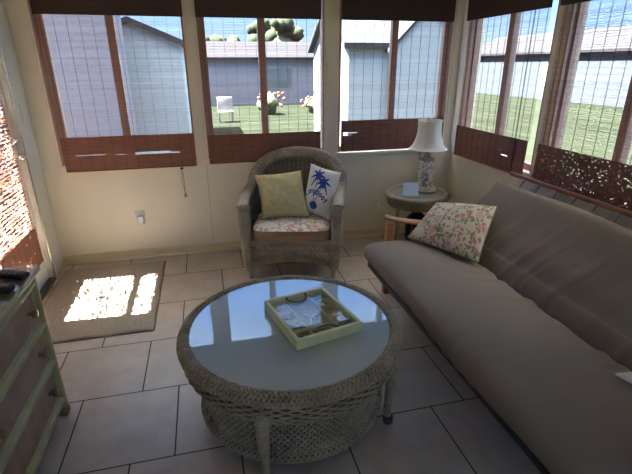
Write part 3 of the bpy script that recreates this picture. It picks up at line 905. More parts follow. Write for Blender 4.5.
# ------------------------------------------------------------------ wicker armchair
CHX, CHY, CHR = .560, 3.078, math.radians(-14)
def armchair():
    t = thing('wicker_armchair', 'grey-brown wicker armchair with an arched back in front of the back wall', 'armchair', (CHX, CHY, 0), CHR)
    W = M['wicker']
    hw = .335
    # front posts
    for s_ in (-1, 1):
        m = MB()
        P = resample([(s_ * (hw + .012), .0, .585), (s_ * (hw + .010), .0, .4), (s_ * (hw + .002), .0, .2), (s_ * (hw - .012), .005, .075)], .005)
        def rr(q): return .043 - .010 * q
        m.tube(P, rr, 24, up=(0, 1, 0), disp=lambda i, j, q, a: .0050 * (abs(math.sin(i * .6)) - .5) + .006 * abs(math.sin(2 * a)))
        fl = m.build('front_post', W, t, angle=180)
        m = MB(); m.tube([(s_ * (hw - .012), .005, .09), (s_ * (hw - .014), .004, .04), (s_ * (hw - .016), .0, 0)], lambda q: .021 - .004 * q, 12)
        m.build('leg', W, t)
        m = MB(); m.tube([(s_ * .27, .52, .34), (s_ * .275, .55, .15), (s_ * .28, .575, 0)], lambda q: .024 - .006 * q, 12)
        m.build('leg', W, t)
    # outer shell: arms + arch as one rolled band
    zarm = .585
    key = [(-hw - .016, -.030, zarm - .004), (-hw - .026, .10, zarm + .002), (-hw - .034, .24, zarm + .006), (-hw - .036, .36, zarm + .012), (-.362, .44, .640), (-.352, .505, .715), (-.285, .560, .795), (-.165, .595, .850), (0, .605, .868)]
    key = key + [(-x, y, z) for x, y, z in key[-2::-1]]
    key = [(x + .040 * smoothstep(.30, .52, y), y, z) for x, y, z in key]
    P = resample(catmull(key, 12), .006)
    nP = len(P)
    def arch(i):
        q = i / (nP - 1); return abs(2 * q - 1)
    m = MB()
    def wa(q):
        e = abs(2 * q - 1); return .046 - .004 * smoothstep(.5, .7, e)
    def wb(q):
        e = abs(2 * q - 1); return .042 - .022 * smoothstep(.45, .72, e)
    # custom sweep with side vectors following arm -> arch
    rings = []; n = 22; vs = []
    for i in range(nP):
        tg = (P[min(i + 1, nP - 1)] - P[max(i - 1, 0)]).normalized()
        q = i / (nP - 1)
        # 'thin' direction: up for arms, outward/forward for the arch
        nn = Vector((0, -.25, 1)) if abs(2 * q - 1) > .72 else Vector((0, -.85, .5))
        k = smoothstep(.55, .8, abs(2 * q - 1)); nn = Vector((0, lerp(-.85, 0, k), lerp(.5, 1, k)))
        nn = (nn - tg * nn.dot(tg)).normalized(); sd = tg.cross(nn)
        a_, b_ = wa(q), wb(q)
        for j in range(n):
            an = 2 * PI * j / n
            d = .0052 * (abs(math.sin(i * .55 + .6 * math.sin(an * 3))) - .5)
            ca, sa = math.cos(an), math.sin(an)
            ca = math.copysign(abs(ca) ** .75, ca); sa = math.copysign(abs(sa) ** .75, sa)
            vs.append(P[i] + sd * ca * (a_ + d) + nn * sa * (b_ + d))
    fs = []
    for i in range(nP - 1):
        for j in range(n): fs.append((i * n + j, i * n + (j + 1) % n, (i + 1) * n + (j + 1) % n, (i + 1) * n + j))
    fs.append(tuple(range(n))[::-1]); fs.append(tuple(range((nP - 1) * n, nP * n)))
    m.add(vs, fs); m.build('rolled_arm_band', W, t, angle=180)
    # back and side panels: a curtain hanging from that band down to the seat line
    def curtain(i0, i1, zbot, name, stk, inset=.0):
        m = MB(); nu, nv = max(12, int((i1 - i0) * .4)), 12
        def Sf(u, v):
            k = i0 + u * (i1 - i0); i = min(int(k), nP - 2); p = P[i].lerp(P[i + 1], k - i)
            bx = max(-.325, min(.325, p.x * .94)); by = p.y - .06 * smoothstep(.58, .9, p.z)
            return Vector((lerp(bx, p.x, v), lerp(by, p.y, v), lerp(zbot, p.z, v)))
        def Nf(u, v):
            p = Sf(u, v); q = Vector((p.x * 2.2, p.y - .12, 0)); q.normalize(); return q
        m.grid(lambda u, v: Sf(u, v) + Nf(u, v) * .005, nu, nv, mi=1)
        m.grid(lambda u, v: Sf(1 - u, v) + Nf(1 - u, v) * .002, nu, nv, mi=1)
        # upright stakes and the strands woven through them
        for k in range(stk + 1):
            u = k / stk; m.tube([Sf(u, j / 14) - Nf(u, j / 14) * .005 for j in range(15)], .0058, 6)
        H = max(Sf(.5, 1).z, Sf(0, 1).z) - zbot
        rows_weave(m, Sf, lambda u, v: -Nf(u, v), int(H / .0165), stk, .0048, .0042, stk * 4, False)
        m.build(name, [W, M['cane_back_shade']], t, angle=180)
    fr = nP - 1
    a0 = next(i for i in range(nP) if P[i].y > .40)
    curtain(a0, fr - a0, .28, 'back_panel', 30)
    curtain(4, a0, .13, 'side_panel', 14); curtain(fr - a0, fr - 4, .13, 'side_panel', 14)
    # seat deck
    m = MB(); m.rbox(-.325, .325, .0, .50, .285, .312, r=.01); m.build('seat_deck', W, t)
    # front apron: solid bands with open criss-cross strip
    m = MB()
    def band(z0, z1, arc):
        def fn(u, v):
            x = lerp(-.318, .318, u); z = lerp(z0, z1, v) + arc * (1 - (x / .318) ** 2)
            return (x, -.012 - .0035 * math.sin(u * 52 * PI) * math.sin(v * (z1 - z0) / .009 * PI), z)
        nv = max(6, int((z1 - z0) / .003))
        m.grid(fn, 210, nv)
        def fb(u, v):
            x = lerp(.318, -.318, u); return (x, -.002, lerp(z0, z1, v) + arc * (1 - (x / .318) ** 2))
        m.grid(fb, 40, 1)
    band(.268, .312, 0); band(.085, .135, .055)
    for k in range(19):
        x0 = -.33 + k * .0350
        for sg in (1, -1):
            pts = []
            for q in range(7):
                z = lerp(.13, .275, q / 6); x = x0 + sg * (z - .2) * .85 + .0175
                if -.322 < x < .322:
                    z = max(z, .13 + .055 * (1 - (x / .318) ** 2) - .01); pts.append((x, -.008 - .003 * sg, z))
            if len(pts) > 1: m.tube(pts, .0036, 6)
    m.tube([(-.32, -.012, .20 + .028), (0, -.013, .235), (.32, -.012, .20 + .028)], .006, 8)
    m.build('front_apron', W, t, angle=60)
armchair()
CM = Matrix.Translation((CHX, CHY, 0)) @ Matrix.Rotation(CHR, 4, 'Z')
def seat_cushion():
    m = MB()
    hw, y0, y1, z0, z1 = .298, -.038, .47, .3135, .415
    # profile rings: bottom -> side -> top dome
    def fn(u, v):
        # u around the outline (superellipse), v from bottom centre to top centre
        a = 2 * PI * u; ca, sa = math.cos(a), math.sin(a); e = .28
        X = math.copysign(abs(ca) ** e, ca); Y = math.copysign(abs(sa) ** e, sa)
        if v < .15: k, z = v / .15 * .97, z0
        elif v < .5:
            q = (v - .15) / .35; k = .97 + .03 * math.sin(PI * q); z = lerp(z0, z1 - .022, q)
        else:
            q = (v - .5) / .5; k = .985 * (1 - q); z = z1 - .022 + .032 * (1 - (1 - q) ** 3) + .004 * math.sin(9 * X * k + 3) * q
        return (X * k * hw, (y0 + y1) / 2 + Y * k * (y1 - y0) / 2, z)
    m.grid(fn, 96, 40, cu=True, mi=lambda u, v: 1 if v > .5 else 0,
           uvf=lambda u, v: (lambda p: (p[0] * 1.7 + .5, p[1] * 1.7))(fn(u, v)))
    o = m.build('seat_cushion', [M['welt'], M['floral_seat']], None, angle=60)
    o.matrix_world = CM
    tag(o, 'seat cushion with floral top and brown side on the wicker armchair', 'cushion')
    m = MB(); m.tube([fn(i / 96, .5) for i in range(96)], .0045, 8, closed=True)
    m.build('piping', M['welt'], o)
seat_cushion()

def pillow(name, bl, br, tr, tl, thick, mats, label, paint=None, n=60, pinch=.06, front=1, uvs=1.0, loc=None):
    bl, br, tr, tl = map(Vector, (bl, br, tr, tl))
    c = (bl + br + tr + tl) / 4
    nrm = (br - bl).cross(tl - bl).normalized()
    def P(u, v, s):
        # pinch the sides inwards between the corners
        uu = u + pinch * (.5 - u) * 4 * v * (1 - v) * abs(2 * u - 1); vv = v + pinch * (.5 - v) * 4 * u * (1 - u) * abs(2 * v - 1)
        p = (bl * (1 - uu) + br * uu) * (1 - vv) + (tl * (1 - uu) + tr * uu) * vv
        a, b = 2 * u - 1, 2 * v - 1
        h = ((1 - a * a) * (1 - b * b)) ** .48 * thick / 2
        wr = .006 * math.sin(9 * u + 5 * v + thick * 40) * math.sin(7 * v + 2) * (1 - a ** 4) * (1 - b ** 4)
        return p + nrm * (s * h + wr) - c
    m = MB()
    m.grid(lambda u, v: P(u, v, 1), n, n, mi=(lambda u, v: paint(u, v)) if paint else 0, uvf=lambda u, v: (u * uvs, v * uvs * (tl - bl).length / (br - bl).length))
    m.grid(lambda u, v: P(1 - u, v, -1), n // 2, n // 2, mi=0 if len(mats) < 2 or paint else 1)
    o = m.build(name, mats, None, angle=180, loc=tuple(c))
    tag(o, label, 'pillow')
    m = MB(); E = [(i / 24, 0) for i in range(24)] + [(1, i / 24) for i in range(24)] + [(1 - i / 24, 1) for i in range(24)] + [(0, 1 - i / 24) for i in range(24)]
    m.tube([P(a, b, 0) for a, b in E], .0035, 6, closed=True); m.build('seam_welt', mats[0], o)
    return o
def L2W(p): return CM @ Vector(p)
pillow('throw_pillow', (.378, 3.300, .430), (.742, 3.245, .436), (.727, 3.49, .748), (.362, 3.545, .718), .14, [M['yellow'], M['yellow']],
       'yellow patterned throw pillow on the left of the armchair')

# white pillow with printed palm trees
def seg(p, a, b):
    ax, ay = a; bx, by = b; dx, dy = bx - ax, by - ay
    t = max(0, min(1, ((p[0] - ax) * dx + (p[1] - ay) * dy) / (dx * dx + dy * dy + 1e-12)))
    return math.hypot(p[0] - ax - t * dx, p[1] - ay - t * dy)
STROKES = {'L': [[(0, 1.0), (0, 0), (.55, 0)]], 'o': [[(.1, .1), (.4, 0), (.6, .3), (.4, .6), (.1, .5), (.1, .1)]], 'n': [[(.05, 0), (.05, .6)], [(.05, .45), (.35, .62), (.5, .45), (.5, 0)]],
           'g': [[(.5, .6), (.15, .6), (.05, .3), (.2, .05), (.5, .15)], [(.5, .6), (.5, -.25), (.2, -.4), (.05, -.25)]], 'b': [[(.05, 1.0), (.05, 0)], [(.05, .45), (.35, .6), (.55, .3), (.35, 0), (.05, .08)]],
           'a': [[(.5, .6), (.5, 0)], [(.5, .5), (.25, .62), (.05, .3), (.25, 0), (.5, .12)]], 't': [[(.25, .95), (.25, .1), (.45, 0)], [(.02, .6), (.48, .6)]]}
LINES = []
def letters():
    word = 'Longboat'; A0, A1 = math.radians(133), math.radians(34)
    cx, cy, rad, hgt = .40, .07, .40, .125
    pos = [0]
    for ch in word: pos.append(pos[-1] + (.72 if ch != 'L' else .75))
    for i, ch in enumerate(word):
        for st in STROKES[ch]:
            q = []
            for (x, y) in st:
                a = lerp(A0, A1, (pos[i] + x) / pos[-1]); rr = rad + y * hgt
                q.append((cx + rr * math.cos(a) * 1.12, cy + rr * math.sin(a) * .9))
            LINES.extend(zip(q, q[1:]))
letters()
def fronds(cx, cy, r):
    out = []
    for a in (12, 55, 100, 140, 180, 225, 318):
        a = math.radians(a); q = [(cx, cy)]
        for k in range(1, 5):
            s = k / 4; q.append((cx + r * s * math.cos(a), cy + r * s * math.sin(a) * .95 - .35 * r * s * s))
        out.append(q)
    return out
PALMS = fronds(.40, .82, .24) + fronds(.62, .70, .22)
def palm_paint(u, v):
    p = (u, v)
    for (a, b) in LINES:
        if seg(p, a, b) < .0150: return 1
    for q in PALMS:
        for k, (a, b) in enumerate(zip(q, q[1:])):
            if seg(p, a, b) < .036 - .007 * k: return 1
    if math.hypot(u - .60, v - .64) < .075 or math.hypot(u - .40, v - .78) < .055: return 1
    for (a, b) in (((.40, .78), (.385, .55)), ((.60, .66), (.52, .38)), ((.39, .42), (.40, .27)), ((.52, .38), (.44, .24))):
        if seg(p, a, b) < .010: return 1
    # scallop shell
    dx, dy = (u - .42) / .135, (v - .165) / .10
    if dx * dx + dy * dy < 1 and dy > -.85 and abs(dx) < .35 + .75 * (dy + .9): return 1
    return 0
pillow('throw_pillow', (.705, 3.362, .458), (.893, 3.195, .405), (1.022, 3.33, .750), (.805, 3.44, .812), .12, [M['white_cloth'], M['blue_print']],
       'white throw pillow printed with blue palm trees, on the right of the armchair', paint=palm_paint, n=120)

# ------------------------------------------------------------------ round side table, lamp, card, bag
STX, STY, STZ = 1.69, 3.315, .537
def side_table():
    t = thing('wicker_side_table', 'small round wicker side table with glass top in the corner', 'side table', (STX, STY, 0))
    W = M['wicker_side']
    m = MB()
    def rim(u, v):
        a = 2 * PI * u; b = 2 * PI * v
        w = .0035 * abs(math.sin(48 * PI * u + b)) - .002
        rr = .246 + (.024 + w) * math.cos(b); z = STZ - .006 + (.022 + w) * math.sin(b)
        return (rr * math.cos(a), rr * math.sin(a), z)
    m.grid(rim, 300, 16, cu=True, cv=True); m.build('braided_rim', W, t, angle=180)
    m = MB(); P2 = [(.232, STZ - .095), (.240, STZ - .085), (.246, STZ - .06), (.250, STZ - .035), (.244, STZ - .015)]
    P2 = [(p.x, p.z) for p in catmull([(r, 0, z) for r, z in P2], 4)]
    m.lathe(P2, 300, disp=lambda u, v: .0035 * math.sin(u * 64 * 2 * PI)); m.build('apron', W, t, angle=180)
    m = MB(); m.lathe([(.0005, STZ - .004), (.230, STZ - .004), (.230, STZ + .002), (.0005, STZ + .002)], 64); m.build('glass_top', M['sglass'], t)
    m = MB(); m.lathe([(.0005, .10), (.185, .10), (.19, .11), (.185, .12), (.0005, .12)], 48); m.build('lower_shelf', W, t)
    for a in (20, 110, 200, 290):
        a = math.radians(a); c, s = math.cos(a), math.sin(a)
        m = MB(); m.tube(resample([(c * .215, s * .215, STZ - .02), (c * .205, s * .205, .25), (c * .222, s * .222, 0)], .006), .0155, 12, disp=lambda i, j, q, an: .0012 * math.sin(i * 1.5))
        m.build('leg', W, t, angle=180)
side_table()
LX, LY, LZ = 1.788, 3.375, STZ + .0022
def lamp():
    t = thing('table_lamp', 'table lamp with a shell-filled column base and cream bell shade', 'lamp', (LX, LY, LZ))
    m = MB(); m.lathe([(0, 0), (.094, 0), (.098, .006), (.098, .016), (.090, .022), (.088, .032), (.078, .040), (.074, .044), (0, .044)], 40); m.build('base', M['lampbase'], t)
    m = MB(); m.lathe([(0, .044), (.064, .044), (.066, .050), (.066, .255), (.062, .264), (0, .264)], 48, disp=lambda u, v: .0)
    m.build('shell_column', M['shellfill'], t)
    m = MB(); m.lathe([(0, .264), (.064, .264), (.066, .272), (.054, .284), (.034, .290), (.028, .300), (.032, .308), (.022, .316), (.014, .322), (.012, .36), (0, .36)], 32); m.build('neck', M['lampbase'], t)
    # bell shade, softly six-panelled
    m = MB()
    def rad(v): return lerp(.153, .096, v ** .62) - .018 * math.sin(PI * v) * (1 - .2 * v)
    def sh(off):
        def fn(u, v):
            r = rad(v) - off; a = 2 * PI * u; r *= 1 + .012 * math.cos(8 * a)
            return (r * math.cos(a), r * math.sin(a), lerp(.358, .588, v))
        return fn
    m.grid(sh(0), 96, 24, cu=True); g = sh(.003); m.grid(lambda u, v: g(1 - u, v), 96, 24, cu=True)
    so = m.build('lamp_shade', M['shade'], t, angle=180)
    m = MB()
    m.tube([sh(-.001)(i / 64, 0) for i in range(64)], .0035, 6, closed=True)
    m.build('bottom_binding', M['shade'], so)
    m = MB(); m.tube([sh(-.001)(i / 64, 1) for i in range(64)], .0035, 6, closed=True)
    m.build('top_binding', M['shade'], so)
    m = MB(); m.tube([(0, 0, .35), (-.05, 0, .42), (-.055, 0, .50), (0, 0, .590)], .002, 6); m.tube([(0, 0, .35), (.05, 0, .42), (.055, 0, .50), (0, 0, .590)], .002, 6)
    for a in range(3):
        a = a * 2.094; m.tube([(0, 0, .587), (.094 * math.cos(a), .094 * math.sin(a), .587)], .0018, 6)
    m.build('harp', M['brass'], t)
    m = MB(); m.lathe([(0, .588), (.010, .588), (.008, .594), (.012, .602), (.011, .611), (0, .616)], 16); m.build('finial', M['white'], t)
    m = MB(); m.lathe([(0, .36), (.018, .36), (.018, .40), (.0, .402)], 16); bm = m.build('socket', M['brass'], t)
def shellfill():
    m, nt, out = new_mat('shells_in_glass')
    p = N(nt, 'ShaderNodeBsdfPrincipled', Roughness=.5); p.inputs['Coat Weight'].default_value = 1; p.inputs['Coat Roughness'].default_value = .03
    v = coords(nt, 'Object', (1, 1, 1.3))
    vo = N(nt, 'ShaderNodeTexVoronoi', Scale=48.0); nt.links.new(v, vo.inputs['Vector'])
    sp = N(nt, 'ShaderNodeSeparateColor'); nt.links.new(vo.outputs['Color'], sp.inputs[0])
    c = ramp(nt, sp.outputs[0], [(0, (.68, .62, .53)), (.5, (.86, .82, .74)), (.8, (.54, .43, .33)), (1, (.76, .67, .56))])
    e = ramp(nt, vo.outputs['Distance'], [(.0, (1, 1, 1)), (.5, (.92, .92, .92)), (.85, (.40, .34, .28))])
    mu = N(nt, 'ShaderNodeMix'); mu.data_type = 'RGBA'; mu.blend_type = 'MULTIPLY'; mu.inputs[0].default_value = 1
    nt.links.new(c, mu.inputs[6]); nt.links.new(e, mu.inputs[7]); nt.links.new(mu.outputs[2], p.inputs['Base Color'])
    nt.links.new(bump(nt, vo.outputs['Distance'], -1.0, .01), p.inputs['Normal'])
    nt.links.new(p.outputs[0], out.inputs[0]); return m
M['shellfill'] = shellfill()
lamp()
def card():
    t = thing('card_holder', 'small pale blue card in a stand on the round side table', 'card', (1.600, 3.250, STZ + .0025), math.radians(-12))
    m = MB(); m.rbox(-.070, .070, -.030, .022, 0, .012, r=.003); m.build('stand_base', M['acrylic'], t)
    mt = Matrix.Translation((0, -.004, .011)) @ Matrix.Rotation(math.radians(-14), 4, 'X')
    m = MB(); m.rbox(-.064, .064, -.003, .001, 0, .098, r=.0015, mat=mt); m.build('card', M['cardp'], t)
def cardmat():
    m, nt, out = new_mat('printed_card')
    p = N(nt, 'ShaderNodeBsdfPrincipled', Roughness=.35)
    v = coords(nt, 'Object', (1, 1, 1))
    w = N(nt, 'ShaderNodeTexWave', Scale=28.0, Distortion=3.0); w.bands_direction = 'Z'; nt.links.new(v, w.inputs['Vector'])
    w.inputs['Detail Scale'].default_value = 4
    nt.links.new(ramp(nt, w.outputs['Fac'], [(.2, (.50, .64, .82)), (.7, (.66, .77, .90))]), p.inputs['Base Color'])
    nt.links.new(p.outputs[0], out.inputs[0]); return m
M['cardp'] = cardmat()
card()
def bag():
    t = thing('shoulder_bag', 'black rounded bag with grey straps under the round side table', 'bag', (1.70, 3.30, .1205), math.radians(-15))
    m = MB()
    def fn(u, v):
        a = 2 * PI * u; ca, sa = math.cos(a), math.sin(a)
        X = math.copysign(abs(ca) ** .6, ca); Y = math.copysign(abs(sa) ** .6, sa)
        k = (1 - max(0, (v - .62) / .38) ** 2.4) * smoothstep(-.06, .06, v) if v < 1 else 0
        return (X * .092 * k, Y * .058 * k, .268 * v ** .98)
    m.grid(fn, 48, 24, cu=True); m.add([fn(i / 48, 0) for i in range(48)], [tuple(range(48))])
    m.build('body', M['bag'], t, angle=180)
    m = MB(); m.tube(catmull([(-.03, 0, .250), (-.024, 0, .290), (0, 0, .300), (.024, 0, .290), (.03, 0, .250)], 8), .005, 8); m.build('handle', M['bag'], t)
    for s in (-1, 1):
        m = MB(); m.tube([(s * .046, -.050, .03), (s * .052, -.062, .10), (s * .050, -.060, .15), (s * .034, -.040, .195)], .008, 8, b=.003, up=(1, 0, 0)); m.build('strap', M['strap'], t)
bag()

# ------------------------------------------------------------------ futon
FY0, FY1 = .72, 2.665
def futon_frame():
    t = thing('futon_couch', 'brown wooden futon couch frame with slatted back along the right wall', 'futon', (1.5, 1.7, 0))
    o = (1.5, 1.7, 0)
    for (yy) in (2.668, .69):
        for xx in (1.172, 1.86):
            m = MB(); m.rbox(xx - .022, xx + .022, yy - .022, yy + .022, 0, .535 if xx < 1.5 else .45, r=.005); m.build('post', M['wood'], t, off=o)
        P = catmull([(1.125, yy, .592), (1.20, yy, .566), (1.35, yy, .530), (1.55, yy, .500), (1.92, yy, .470)], 8)
        m = MB(); m.tube(P, .034, 16, b=.017); m.build('arm', M['wood'], t, off=o)
        m = MB(); m.box(1.18, 1.88, yy - .016, yy + .016, .20, .245); m.build('side_rail', M['wood'], t, smooth=False, off=o)
    m = MB(); m.rbox(1.000, 1.03, FY0, FY1 - .06, .258, .289, r=.004); m.build('front_rail', M['iron'], t, off=o)
    m = MB(); m.rbox(1.62, 1.66, FY0, FY1 - .06, .20, .262, r=.004); m.build('rear_rail', M['wood'], t, off=o)
    for k in range(13):
        y = FY0 + .06 + k * .145
        m = MB(); m.box(1.03, 1.62, y - .03, y + .03, .252, .268); m.build('seat_slat', M['slatwood'], t, smooth=False, off=o)
    # back: slats behind the mattress up to the top rail
    a = Vector((1.735, 0, .36)); b = Vector((2.070, 0, .823))
    d = (b - a).normalized(); nn = Vector((-d.z, 0, d.x))
    for k in range(12):
        y = 2.53 - k * .150
        if y < FY0 + .02: break
        vs = []
        for p in (a, b):
            for (w, q) in ((-.024, -.006), (.024, -.006), (.024, .006), (-.024, .006)): vs.append(p + Vector((0, y + w, 0)) + nn * q)
        m = MB(); m.add(vs, [(0, 3, 2, 1), (4, 5, 6, 7), (0, 1, 5, 4), (1, 2, 6, 5), (2, 3, 7, 6), (3, 0, 4, 7)])
        m.build('back_slat', M['slatwood'], t, smooth=False, off=o)
    m = MB()
    P = [(2.070, FY0, .832), (2.070, 1.7, .832), (2.070, 2.66, .832)]
    m.tube(P, .011, 12, b=.016); m.build('top_rail', M['wooddark'], t, off=o)
    m = MB(); m.tube([(1.765, FY0, .352), (1.765, 1.7, .352), (1.765, 2.60, .352)], .02, 10); m.build('lower_back_rail', M['wooddark'], t, off=o)
    m = MB(); m.rbox(1.64, 1.70, 2.668 - .02, 2.668 + .02, .2, .48, r=.004); m.build('hinge_post', M['wood'], t, off=o)
futon_frame()
def mattress():
    prof = [(1.01, .306), (.978, .322), (.962, .352), (.961, .382), (.976, .413), (1.008, .430), (1.06, .437), (1.20, .436), (1.35, .428), (1.47, .416), (1.535, .410), (1.566, .394), (1.590, .350),
            (1.603, .392), (1.622, .440), (1.642, .468), (1.655, .478), (1.672, .498), (1.72, .560), (1.80, .640), (1.87, .712), (1.925, .768), (1.955, .788), (1.985, .790), (2.003, .772), (2.000, .748),
            (1.93, .655), (1.85, .545), (1.78, .45), (1.72, .372), (1.665, .318), (1.60, .293), (1.40, .290), (1.20, .292), (1.06, .298)]
    pp = catmull([(x, 0, z) for x, z in prof + [prof[0]]], 5)[:-1]
    n = len(pp); cx = sum(p.x for p in pp) / n
    NUM = 150
    rnd = random.Random(9)
    wr = [(rnd.uniform(FY0, FY1), rnd.uniform(.015, .035), rnd.uniform(.35, 1)) for _ in range(46)]
    def disp(p, y):
        # gathers running out of the crease on to the seat and the back, and soft folds along the front roll
        s = abs(p.x - 1.57); h = 0
        fall = math.exp(-(s / .16) ** 2)
        for (yy, w, a) in wr:
            t_ = (y + (p.x - 1.57) * .5 - yy) / w
            h += a * math.exp(-t_ * t_) * .009
        h *= fall
        f = math.exp(-((p.x - .97) / .07) ** 2)
        h += f * .0030 * math.sin(y * 46 + 2 * math.sin(y * 9)) * (.6 + .4 * math.sin(y * 5))
        h += .006 * math.sin(y * 3.1 + p.x * 4) + .004 * math.sin(y * 7.3 - p.z * 8)
        return h
    def fn(u, v):
        i = int(round(v * n)) % n; p = pp[i]
        # rounded ends
        e = min(u, 1 - u) * (FY1 - FY0); r = .055
        k = 1.0
        back = smoothstep(1.62, 1.9, p.x) 
        y1 = 2.632 + .025 * back; y = lerp(FY0, y1, u)
        q = Vector((p.x, y, p.z))
        # inset near the ends
        pr, nx = pp[i - 1], pp[(i + 1) % n]; tg = (nx - pr).normalized(); nn = Vector((-tg.z, 0, tg.x))
        ins = 0
        if e < r: ins = r - math.sqrt(max(0, r * r - (r - e) ** 2))
        q += nn * (disp(p, y) * min(1, e / .08) - ins * .9)
        return q
    us = []
    m = MB()
    # non-uniform u for round ends
    def uu(u):
        return u if .08 < u < .92 else (.08 * (u / .08) ** 2 if u <= .08 else 1 - .08 * ((1 - u) / .08) ** 2)
    m.grid(lambda u, v: fn(uu(u), v), NUM, n, cv=True)
    from mathutils.geometry import tessellate_polygon
    for u, flip in ((0, 1), (1, 0)):
        ring = [fn(u, j / n) for j in range(n)]
        tris = tessellate_polygon([[Vector((q.x, q.z, 0)) for q in ring]])
        m.add(ring, [tuple(t_[::-1]) if flip else tuple(t_) for t_ in tris])
    o = m.build('futon_mattress', M['futon'], None, angle=180, off=(1.5, 1.7, .3), loc=(1.5, 1.7, .3))
    tag(o, 'taupe futon mattress folded into seat and back on the wooden frame', 'mattress')
mattress()
pillow('throw_pillow', (1.275, 2.590, .452), (1.515, 2.115, .445), (1.775, 2.365, .700), (1.540, 2.715, .642), .145, [M['floral'], M['pillow_back']],
       'cream floral throw pillow with pink flowers leaning at the far end of the futon', uvs=1.0, pinch=.03)
def white_pillow():
    o = pillow('throw_pillow', (1.437, 1.075, .446), (1.53, .68, .45), (1.76, .76, .56), (1.60, .975, .525), .06, [M['white_cloth'], M['white_cloth']],
           'white pillow corner poking in at the right edge of the futon', pinch=.02)
white_pillow()

# ------------------------------------------------------------------ outdoors
GZ = -.45
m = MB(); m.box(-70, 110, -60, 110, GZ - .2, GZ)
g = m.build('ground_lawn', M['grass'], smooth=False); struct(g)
m = MB(); m.box(-9, XL - T - .001, -1.0, 7.5, GZ, -.14)
tag(m.build('door_patio', M['paver'], smooth=False), 'pink paver patio outside the glass door on the left', 'patio')
def house(name, label, x0, x1, y0, y1, zw, zr, wall, roof, ridge='x', windows=(), rz=0, loc=(0, 0, 0), over=.25):
    t = thing(name, label, 'house', (x0, y0, GZ))
    o = (x0, y0, GZ)
    m = MB(); m.box(x0, x1, y0, y1, GZ, zw)
    if ridge == 'y':
        xm = (x0 + x1) / 2
        for y in (y0, y1): m.add([(x0, y, zw), (x1, y, zw), (xm, y, zr)], [(0, 1, 2)])
    else:
        ym = (y0 + y1) / 2
        for x in (x0, x1): m.add([(x, y0, zw), (x, y1, zw), (x, ym, zr)], [(0, 1, 2)])
    m.build('walls', wall, t, smooth=False, off=o)
    m = MB(); th = .12
    if ridge == 'y':
        xm = (x0 + x1) / 2; sl = (zr - zw) / (xm - x0)
        for s, xe in ((-1, x0 - over), (1, x1 + over)):
            ze = zw - sl * over
            q = [(xe, y0 - over, ze), (xm, y0 - over, zr), (xm, y1 + over, zr), (xe, y1 + over, ze)]
            m.add(q + [(a, b, c + th) for a, b, c in q], [(0, 1, 2, 3), (7, 6, 5, 4), (0, 4, 5, 1), (1, 5, 6, 2), (2, 6, 7, 3), (3, 7, 4, 0)])
    else:
        ym = (y0 + y1) / 2; sl = (zr - zw) / (ym - y0)
        for s, ye in ((-1, y0 - over), (1, y1 + over)):
            ze = zw - sl * over
            q = [(x0 - over, ye, ze), (x1 + over, ye, ze), (x1 + over, ym, zr), (x0 - over, ym, zr)]
            m.add(q + [(a, b, c + th) for a, b, c in q], [(0, 1, 2, 3), (7, 6, 5, 4), (0, 4, 5, 1), (1, 5, 6, 2), (2, 6, 7, 3), (3, 7, 4, 0)])
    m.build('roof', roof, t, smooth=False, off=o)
    for (face, a, b, z0, z1) in windows:
        m = MB(); f = MB()
        if face == 'front':
            m.box(a, b, y0 - .03, y0 + .01, z0, z1); f.box(a - .07, b + .07, y0 - .02, y0 + .005, z0 - .07, z1 + .07)
        else:
            m.box(x0 - .03, x0 + .01, a, b, z0, z1); f.box(x0 - .02, x0 + .005, a - .07, b + .07, z0 - .07, z1 + .07)
        fo = f.build('window_frame', M['garden_white'], t, smooth=False, off=o); m.build('pane', M['glassdark'], fo, smooth=False, off=o)
    return t
house('neighbour_house', 'lilac sided house filling the left half of the window nearest the door', -7.0, -1.42, 9.0, 10.4, 3.0, 3.6, M['siding_lilac'], M['roofw'], 'x', over=.04)
house('neighbour_house', 'pale blue gabled house in the right half of the window nearest the door', -2.40, -.36, 11.0, 16, 1.98, 2.40, M['siding_blue'], M['roofw'], 'y', over=.12)
hA = house('neighbour_house', 'pale blue house with a steep cross gable outside the window behind the lamp', 2.95, 5.4, 9.2, 12.2, 1.92, 2.75, M['siding_blue'], M['roofw'], 'x', over=.14)
m = MB(); gx0, gx1, gy, gz0, gz1 = 3.80, 5.40, 9.03, 1.86, 2.66; gm = (gx0 + gx1) / 2
m.add([(gx0, gy, GZ), (gx1, gy, GZ), (gx1, gy, gz0), (gm, gy, gz1), (gx0, gy, gz0), (gx0, gy + .17, GZ), (gx1, gy + .17, GZ), (gx1, gy + .17, gz0), (gm, gy + 1.6, gz1), (gx0, gy + .17, gz0)],
      [(0, 1, 2, 3, 4), (1, 6, 7, 2), (0, 4, 9, 5), (2, 7, 8, 3), (3, 8, 9, 4)])
gw = m.build('gable_wall', M['siding_blue'], hA, smooth=False, off=(2.95, 9.2, GZ))
m = MB()
for sx in (-1, 1):
    e = gm + sx * (gm - gx0 + .08); ez = gz0 - .08
    q = [(e, gy - .08, ez), (gm, gy - .08, gz1 + .0), (gm, gy + 1.7, gz1 + .0), (e, gy + .3, ez)]
    m.add(q + [(x, y, z + .07) for x, y, z in q], [(0, 1, 2, 3), (7, 6, 5, 4), (0, 4, 5, 1), (1, 5, 6, 2), (2, 6, 7, 3), (3, 7, 4, 0)])
m.build('gable_roof', M['roofw'], hA, smooth=False, off=(2.95, 9.2, GZ))
house('neighbour_house', 'low grey house far across the lawn behind the armchair window', -3.5, 6.0, 25, 30, 1.9, 2.7, M['siding_lilac'], M['roofg'], 'x', windows=[('front', 3.4, 4.8, .4, 1.4)])
